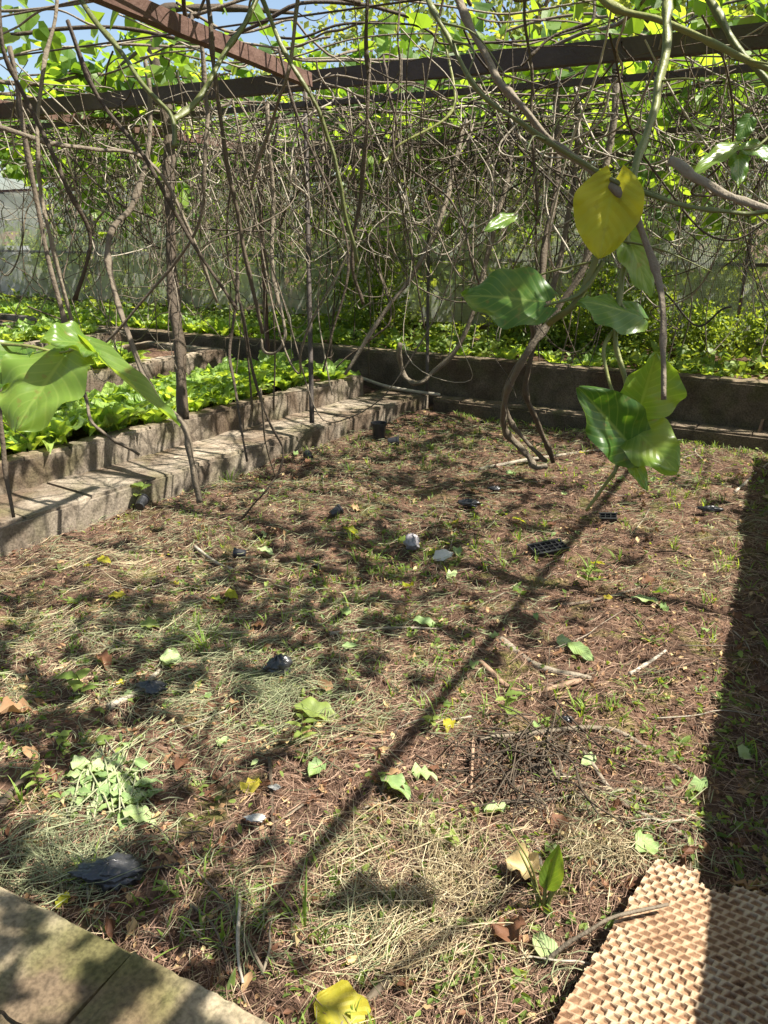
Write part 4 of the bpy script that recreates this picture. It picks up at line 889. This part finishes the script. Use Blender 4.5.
# young sprout by the pad
c = G(543, 912); c[2] = float(gz(c[0], c[1])); o = empty('young_sprout', c); tag(o, 'young upright sprout with one rolled green leaf and cut stalks', 'plant')
mb = MB()
for bx, by, h, r_ in ((0, 0, .11, .005), (.014, .004, .10, .006), (-.014, .002, .075, .004), (-.028, -.004, .16, .003), (-.045, .03, .19, .0025)):
    mb.tube(smooth_path([c + (bx * .3, by, -.01), c + (bx, by, h * .5), c + (bx * 2.4, by, h)], 5), np.linspace(r_ * 1.2, r_ * .8, 11), 7, .75)
mb.build('stalk', M['vinegreen'], o, c, True)
lf = MB(); leaf(lf, c + (.004, 0, .07), c + (.02, .01, .20), .055, (.2, -1, .2), .7, .05, .06, .8, 12, 8, .8, 5); lf.build('leaf', M['leaf'], o, c, True)

# pulled weeds lying in a heap
c = G(112, 800); c[2] = .01; o = empty('cut_weeds', c); tag(o, 'heap of pulled wilting weeds with pale leaves', 'weed heap'); rg = np.random.default_rng(9); mb = MB(); lf = MB()
for k in range(26):
    x0, y0 = 118 + rg.normal() * 22, 752 + rg.normal() * 10; x1, y1 = 70 + rg.random() * 90, 800 + rg.random() * 38
    pts = [G(x0, y0), G((x0 + x1) / 2 + rg.normal() * 10, (y0 + y1) / 2), G(x1, y1)]
    for q, hh in zip(pts, (.012, .028, .016)): q[2] = float(gz(q[0], q[1])) + hh * (.5 + rg.random())
    pa = smooth_path(pts, 5); mb.tube(pa, .0025, 5, .7 + .3 * rg.random())
    for j in range(4):
        b0 = pa[int(3 + 7 * rg.random())]; a = rg.random() * 6.28; L_ = .03 + .045 * rg.random(); dv = np.array((math.cos(a), math.sin(a), (rg.random() - .5) * .6)) * L_
        leaf(lf, b0, b0 + dv, L_ * .5, (rg.random() - .5, rg.random() - .5, 1), .4, .4, .3, rg.random(), 7, 4, .7, k * 5 + j)
mb.build('stem', M['clip'], o, c, True); lf.build('foliage', M['leafpale'], o, c, True)

# hay tufts (long straw bundles)
rg = np.random.default_rng(14)
def hay(x, y, n, rad, mk, label, ang0, ln=.22):
    c = G(x, y); xy = np.array((c[0], c[1])) + rg.normal(size=(n * 2, 2)) * rad * np.array((1.5, .9)); xy = xy[fbm(xy[:, 0] * 9, xy[:, 1] * 9, 55, 2) > .48][:n]; n = len(xy); mb = MB()
    strands(mb, xy, rg, ln, .0021, .045, rg.random(n), .9, ang0 + rg.normal(size=n) * .8); tag(mb.build('hay_clump', M[mk]), label, 'hay', None, 'stuff')
hay(425, 875, 400, .085, 'straw', 'sunlit clump of pale hay in the near centre', 2.2); hay(370, 945, 300, .1, 'straw', 'loose hay near the mossy kerb', 1.2)
hay(590, 850, 300, .06, 'straw', 'matted dead grass beside the honeycomb pad', 1.8, .12); hay(255, 705, 380, .12, 'clip', 'grey green heap of cut grass left of centre', .6)
hay(50, 862, 260, .07, 'clip', 'cut grass along the mossy kerb', .2); hay(310, 930, 160, .06, 'clip', 'long green cut blades in the near centre', 1.2, .3); hay(90, 590, 450, .25, 'straw', 'sunny straw in front of the kerb', .3)
hay(180, 640, 260, .18, 'clip', 'cut grass on the left of the bed', .8)

# sticks
def stick(pts, wpx, r, label, mk='vine', group=None):
    p3 = []
    for q in pts:
        a = G(q[0], q[1], q[2] if len(q) > 2 else 0.0); a[2] = (float(gz(a[0], a[1])) + .012) if len(q) < 3 else q[2]; p3.append(a)
    d = np.linalg.norm(p3[0] - (0, 0, CAMZ)); path, rad = sub(p3, wpx / 2 / FPX * d, .012, np.random.default_rng(int(abs(pts[0][0] * 3 + pts[0][1]))))
    mb = MB(); mb.tube(path, rad * np.linspace(1.1, .7, len(rad)), 7, r); tag(mb.build('stick', M[mk], origin=p3[0], smooth=True), label, 'stick', group)
for a in [([(478, 742), (520, 738), (600, 732), (648, 748), (692, 776)], 6, .7, 'long grey stick arching over the top of the twig pile'), ([(535, 765), (580, 780), (620, 790), (672, 788)], 6, .6, 'brown stick curving along the middle of the twig pile'),
  ([(585, 752), (605, 780), (626, 806), (660, 826), (694, 852)], 4, .75, 'thin stick pointing down right towards the pad'), ([(500, 796), (540, 799), (585, 801)], 4, .7, 'short pale stick at the near edge of the twig pile'),
  ([(498, 790), (530, 780), (560, 750)], 3, .35, 'dark twig leaning in the twig pile'), ([(570, 740), (560, 770), (556, 800)], 3, .55, 'forked twig across the pile'),
  ([(270, 762), (272, 800), (275, 838)], 4, .35, 'upright dark stick on the bare soil'), ([(302, 740), (340, 744), (388, 742)], 4, .5, 'reddish stick on the clippings, lying level', 'wood'),
  ([(474, 740), (472, 788)], 3, .7, 'straight pale stick left of the twig pile', 'wood'), ([(408, 946), (440, 915), (495, 880)], 6, .45, 'brown stick lying between the hay and the sprout'),
  ([(545, 965), (575, 940, .06), (610, 918, .1), (670, 903, .105)], 4, .6, 'curved brown stick resting across the honeycomb pad'), ([(110, 712), (140, 690), (160, 668)], 6, .85, 'pale split stick above the left crumpled bag'),
  ([(480, 665), (520, 690), (575, 675 + 6), (580, 678)], 6, .65, 'tan stick below the long diagonal shadow', 'wood'), ([(500, 640), (540, 665), (590, 676)], 7, .75, 'peeled stick on the brown twigs in the sun'),
  ([(735, 492), (768, 465)], 3, .95, 'pale straight stick crossing into the wall shadow'), ([(560, 605), (600, 600), (640, 590)], 3, .6, 'thin twig in the cross shadow'),
  ([(630, 672), (648, 662), (665, 655)], 4, .95, 'short bleached twig on the sunny soil'), ([(0, 808), (30, 780)], 8, .4, 'dark broken branch at the left edge'),
  ([(195, 430 + 118), (215, 560), (232, 572)], 3, .9, 'pale straw stick below the dark pot'), ([(480, 470), (540, 462), (600, 452)], 4, .85, 'long pale stick behind the hanging leaves'),
  ([(240, 905), (238, 955, .09), (243, 985, .09)], 3, .9, 'pale straw stick lying on the mossy kerb'), ([(355, 1000), (372, 985), (390, 965)], 9, .4, 'thick brown stick at the bottom edge by the yellow leaf'),
  ([(330, 640), (380, 628), (440, 632)], 3, .8, 'slender pale twig in the central shade'), ([(540, 880), (536, 850), (530, 838)], 4, .8, 'grey stake behind the young sprout'),
  ([(420, 700), (435, 690), (470, 680)], 3, .5, 'short brown twig in the diagonal shadow')]:
    stick(*a)
rg = np.random.default_rng(3); xy, _ = visible(170, 33)
for (x, y) in xy:
    if x < -1.3 and rg.random() < .5: continue
    a = rg.random() * 6.28; L_ = .07 + .16 * rg.random(); pts = [np.array((x + math.cos(a) * L_ * t + (rg.random() - .5) * .03, y + math.sin(a) * L_ * t + (rg.random() - .5) * .03, 0)) for t in (-1, -.3, .3, 1)]
    for q in pts: q[2] = float(gz(q[0], q[1])) + .008 + .02 * rg.random()
    mb = MB(); pa = smooth_path(pts, 4); mb.tube(pa, np.linspace(1, .5, len(pa)) * (.0018 + .0025 * rg.random()), 5, .3 + .6 * rg.random())
    tag(mb.build('stick', M['vine'], origin=pts[0], smooth=True), 'thin brown twig lying in the litter', 'stick', 'thin twigs in the litter')
for k in range(80):   # the twig pile
    q = G(535 + rg.normal() * 36, 768 + rg.normal() * 20); a = rg.random() * 6.28; L_ = .08 + .1 * rg.random()
    pts = [q + np.array((math.cos(a) * L_ * t + (rg.random() - .5) * .04, math.sin(a) * L_ * t + (rg.random() - .5) * .04, 0)) for t in (-1, -.3, .3, 1)]
    z = float(gz(q[0], q[1])); 
    for j, e in enumerate(pts): e[2] = z + .01 + .06 * rg.random()
    mb = MB(); pa = smooth_path(pts, 4); mb.tube(pa, .0012 + .0016 * rg.random(), 5, .05 + .45 * rg.random())
    tag(mb.build('stick', M['vine'], origin=pts[0], smooth=True), 'dark twig in the small pile right of centre', 'stick', 'twigs in the small pile')

# ------------------------------------------------------------------ plastic
def bag(x, y, lpx, wpx, ang, mk, label, seed, hk=.45):
    c = G(x, y); c[2] = float(gz(c[0], c[1])) + .032; d = np.linalg.norm(c - (0, 0, CAMZ)); L_, W_ = lpx / FPX * d / 2, wpx / FPX * d / 2
    nu, nv = 40, 22; U, V = np.meshgrid(np.linspace(0, 2 * math.pi, nu, endpoint=False), np.linspace(-math.pi / 2, math.pi / 2, nv), indexing='ij')
    neck = .45 + .55 / (1 + np.exp(-(np.cos(V) * np.cos(U) * 3.5 + 1.0)))
    nz = (fbm(U * 1.9 + seed, V * 2.6 + seed, seed, 4) - .5) * .5 + np.abs(fbm(np.cos(U) * 3 + seed, np.sin(U) * 3 + V * 2.4, seed + 5, 2) - .5) * 1.0
    r = .85 + nz
    x_ = np.cos(V) * np.cos(U) * r * L_; y_ = np.cos(V) * np.sin(U) * r * W_ * neck; z_ = (np.sin(V) * r * .9 * neck + .35) * min(L_, W_) * hk * 1.7
    v = np.stack([c[0] + x_ * math.cos(ang) - y_ * math.sin(ang), c[1] + x_ * math.sin(ang) + y_ * math.cos(ang), c[2] + z_], -1)
    i = np.arange(nu)[:, None] * nv + np.arange(nv - 1)[None]; i2 = ((np.arange(nu) + 1) % nu)[:, None] * nv + np.arange(nv - 1)[None]
    mb = MB(); mb.add(v, np.stack([i, i2, i2 + 1, i + 1], -1).reshape(-1, 4)); tag(mb.build('plastic_bag', M[mk], origin=c, smooth=True), label, 'plastic bag')
bag(112, 886, 60, 34, .5, 'bag', 'shiny crumpled black plastic bag lying against the mossy kerb', 3, .42)
bag(152, 697, 32, 18, .2, 'bag', 'flattened black plastic bag in the grass clippings', 7); bag(278, 678, 26, 26, 1.1, 'bag', 'upright crumpled black plastic bag in the shade left of centre', 12, .6)
bag(413, 550, 20, 16, 2.4, 'greybag', 'small grey crumpled bag beside the paper scrap', 17, .7); bag(468, 506, 22, 12, .3, 'bag', 'flat black plastic scrap in front of the looped stems', 21)
bag(565, 725, 14, 9, .3, 'bag', 'tiny dark plastic scrap at the top of the twig pile', 25); bag(708, 515, 22, 9, .2, 'bag', 'small dark plastic scrap at the edge of the wall shadow', 29); bag(494, 494, 14, 7, .2, 'bag', 'small black plastic shred behind the flat scrap', 31)
bag(256, 833, 20, 11, .4, 'paper', 'torn white paper scrap on the bare soil', 41, .35); bag(275, 796, 12, 8, .4, 'paper', 'tiny white paper scrap beside the upright dark stick', 43, .3)

def pot(x, y, hpx, label, tilt=0, az_=0):
    c = G(x, y); c[2] = float(gz(c[0], c[1])); d = np.linalg.norm(c - (0, 0, CAMZ)); h = hpx / FPX * d; o = empty('nursery_pot', c); tag(o, label, 'pot')
    pr = [(.0, .0), (.30, .0), (.40, .88), (.46, .88), (.46, 1.0), (.41, 1.0), (.33, .25), (.0, .25)]
    n = 20; a = np.arange(n) * 2 * math.pi / n
    def lathe(pp):
        v = np.array([[(math.cos(t) * r_ * h, math.sin(t) * r_ * h, z * h) for t in a] for r_, z in pp]).reshape(-1, 3); q = []
        for i in range(len(pp) - 1):
            for j in range(n): q.append((i * n + j, i * n + (j + 1) % n, (i + 1) * n + (j + 1) % n, (i + 1) * n + j))
        return v, q
    m1 = MB(); m1.add(*lathe([(.001, 0), (.30, 0), (.40, .88), (.385, .88), (.29, .03), (.001, .03)])); m1.build('body', M['black'], o, smooth=False)
    m2 = MB(); m2.add(*lathe([(.402, .86), (.46, .86), (.46, 1.0), (.40, 1.0), (.39, .9)])); m2.build('rim', M['black'], o)
    m3 = MB(); m3.add(*lathe([(.001, .55), (.34, .55)])); m3.build('soil', M['soil'], o)
    o.rotation_euler = (0, tilt, az_)
    if tilt: o.location.z += h * .38
pot(379, 441, 18, 'small black nursery pot standing upright at the far left of the bed'); pot(388, 447, 11, 'black nursery pot tipped over beside the upright one', 1.5, .4)
pot(140, 514, 14, 'black nursery pot under a weed at the foot of the kerb', 1.3, 2); pot(246, 554, 12, 'dark pot lying beside the pale green leaf', 1.5, 3.6)
pot(331, 519, 12, 'dark pot half sunk in the shaded litter', 1.2, 1); pot(318, 568, 11, 'black pot lying in shade right of the pale leaf', 1.5, 5); pot(311, 462, 10, 'small dark pot at the foot of the kerb by the steel post', 1.4, 2.5)

def tray(x, y, wpx, nx, ny, ang, label):
    c = G(x, y); c[2] = float(gz(c[0], c[1])) + .012; d = np.linalg.norm(c - (0, 0, CAMZ)); w_ = wpx / FPX * d; cs = w_ / nx; h = cs * .8; mb = MB(); t = .0035
    for i in range(nx + 1): mb.box((( i - nx / 2) * cs, 0, h / 2), (t, ny * cs + t, h))
    for j in range(ny + 1): mb.box((0, (j - ny / 2) * cs, h / 2 + .001), (nx * cs + t * 2, t, h))
    mb.box((0, 0, .003), (nx * cs, ny * cs, .004)); mb.box((0, -ny * cs / 2 - .004, h + .001), (nx * cs + .012, .012, .004)); mb.box((0, ny * cs / 2 + .004, h + .001), (nx * cs + .012, .012, .004))
    o = mb.build('seedling_tray', M['black']); o.location = c; o.rotation_euler = (.12, -.08, ang); tag(o, label, 'seedling tray')
tray(548, 553, 34, 6, 3, .75, 'black celled seedling tray lying on the long diagonal shadow'); tray(608, 520, 15, 3, 2, .2, 'small broken piece of black seedling tray')

# printed scrap of paper
c = G(441, 562); c[2] = float(gz(c[0], c[1])) + .02; mb = MB(); leaf(mb, c - (.04, .02, .01), c + (.05, .03, .03), .07, (.2, -.5, .8), .3, .2, .2, .8, 8, 6, .9, 3); tag(mb.build('paper_scrap', M['paper'], smooth=True), 'crumpled white paper scrap next to the small grey bag', 'paper')

# pale hose along the path behind the front planter
pts = [G(150, 358, .36), G(233, 366, .34), G(290, 372, .30), G(345, 374, .26), G(385, 386, .19), G(412, 391, .175), G(440, 395, .16)]
mb = MB(); pa = smooth_path(pts, 8); mb.tube(pa, .016, 8, .95); tag(mb.build('dry_stalk', M['vine'], origin=pts[0], smooth=True), 'long pale stalk lying from the front planter to the corner of the far wall', 'stalk')

# leaning plank by the far wall
o = bar('wooden_plank', G(752, 448, .0) + (0.02, 0, 0), P(780, 372, 6.05), .02, .11, M['wood'], None, (0, 0, 0)); tag(o, 'weathered brown plank leaning on the far wall at the right edge', 'plank')
mb = MB(); mb.tube(smooth_path([G(738, 452), P(750, 425, 6.0), P(768, 380, 6.1)], 5), .008, 6, .3); tag(mb.build('stick', M['vine'], smooth=True), 'thin dark stick leaning on the far wall beside the plank', 'stick')

# ------------------------------------------------------------------ honeycomb pad
def pad():
    A0 = G(655, 858, .07)[:2]; A1 = G(549, 1024, .07)[:2]; e = A1 - A0; e /= np.hypot(*e)      # left edge, towards the viewer
    f = np.array((-e[1], e[0])); f = f if f[0] > 0 else -f
    st = .0022; us = np.arange(0, .62, st); ts = np.arange(-.10, 1.05, st); U, T = np.meshgrid(us, ts, indexing='ij')
    Uw = U + (fbm(U * 14, T * 14, 61, 2) - .5) * .012; Tw = T + (fbm(U * 14, T * 14, 64, 2) - .5) * .010 + .10 * U
    cw, rh = .0265, .0195; row = np.floor(Tw / rh); b = Tw / rh - row; ca = Uw / cw + .5 * (row % 2); col = np.floor(ca); a = ca - col
    rc = _h(col, row, 5); rd = _h(col, row, 6)
    wedge = .36 * (1 - b) - .03 + .1 * (rc - .5)
    m = np.minimum(np.minimum((a - wedge) * .8, 1 - a) * cw, np.minimum(b, 1 - b) * rh); m = np.maximum(m, 0)          # metres from the nearest rim
    tri = np.clip((b - .05) / .95, 0, 1)
    depth = (.006 + .003 * rc) * np.clip((m - .0011) / .003, 0, 1) * (1.15 - .85 * b + .2 * a)
    wear = fbm(U * 9, T * 9, 71, 3); depth = depth * np.clip(1.5 - 1.1 * (wear > .62), .35, 1)
    Z = .080 - depth + (fbm(U * 4, T * 4, 73, 2) - .5) * .03 + (vn(U * 420, T * 420, 3) - .5) * .0012
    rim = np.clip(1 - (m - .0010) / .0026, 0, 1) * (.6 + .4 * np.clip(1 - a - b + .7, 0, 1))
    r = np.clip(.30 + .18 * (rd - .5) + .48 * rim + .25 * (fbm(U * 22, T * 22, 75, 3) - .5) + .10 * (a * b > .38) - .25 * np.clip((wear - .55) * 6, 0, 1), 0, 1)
    edge = np.where(us < .105, -.22 * us, np.where(us < .18, .012, -.03 - .1 * (us - .18))) + (fbm(us * 60, us * 0, 77, 3) - .5) * .022
    ok = (T >= edge[:, None]) & (U >= ((fbm(ts * 45, ts * 0, 78, 3) - .5) * .012 + .002)[None])
    xy = A0 + U[..., None] * f + T[..., None] * e; nu, nt_ = U.shape
    v = np.concatenate([xy, Z[..., None]], -1).reshape(-1, 3)
    i = np.arange(nu - 1)[:, None] * nt_ + np.arange(nt_ - 1)[None]; okq = ok[:-1, :-1] & ok[1:, :-1] & ok[:-1, 1:] & ok[1:, 1:]
    i = i[okq]; q = np.stack([i, i + 1, i + nt_ + 1, i + nt_], -1)
    # side skirt: every border edge drops to the underside
    ed = np.concatenate([q[:, [0, 1]], q[:, [1, 2]], q[:, [2, 3]], q[:, [3, 0]]]); key = np.sort(ed, 1); kk = key[:, 0] * 10 ** 7 + key[:, 1]
    un, first, cnt = np.unique(kk, return_index=True, return_counts=True); be = ed[first[cnt == 1]]
    bot = v.copy(); bot[:, 2] = .028; n0 = len(v)
    mb = MB(); mb.add(np.vstack([v, bot]), np.vstack([q[:, ::-1], np.stack([be[:, 0], be[:, 1], be[:, 1] + n0, be[:, 0] + n0], -1)]), None, np.concatenate([r.ravel(), np.full(n0, .45)]))
    o = mb.build('honeycomb_pad', M['pad'], smooth=False)
    tag(o, 'tan cellular paper pad lying on the soil at the lower right', 'paper pad')
pad()
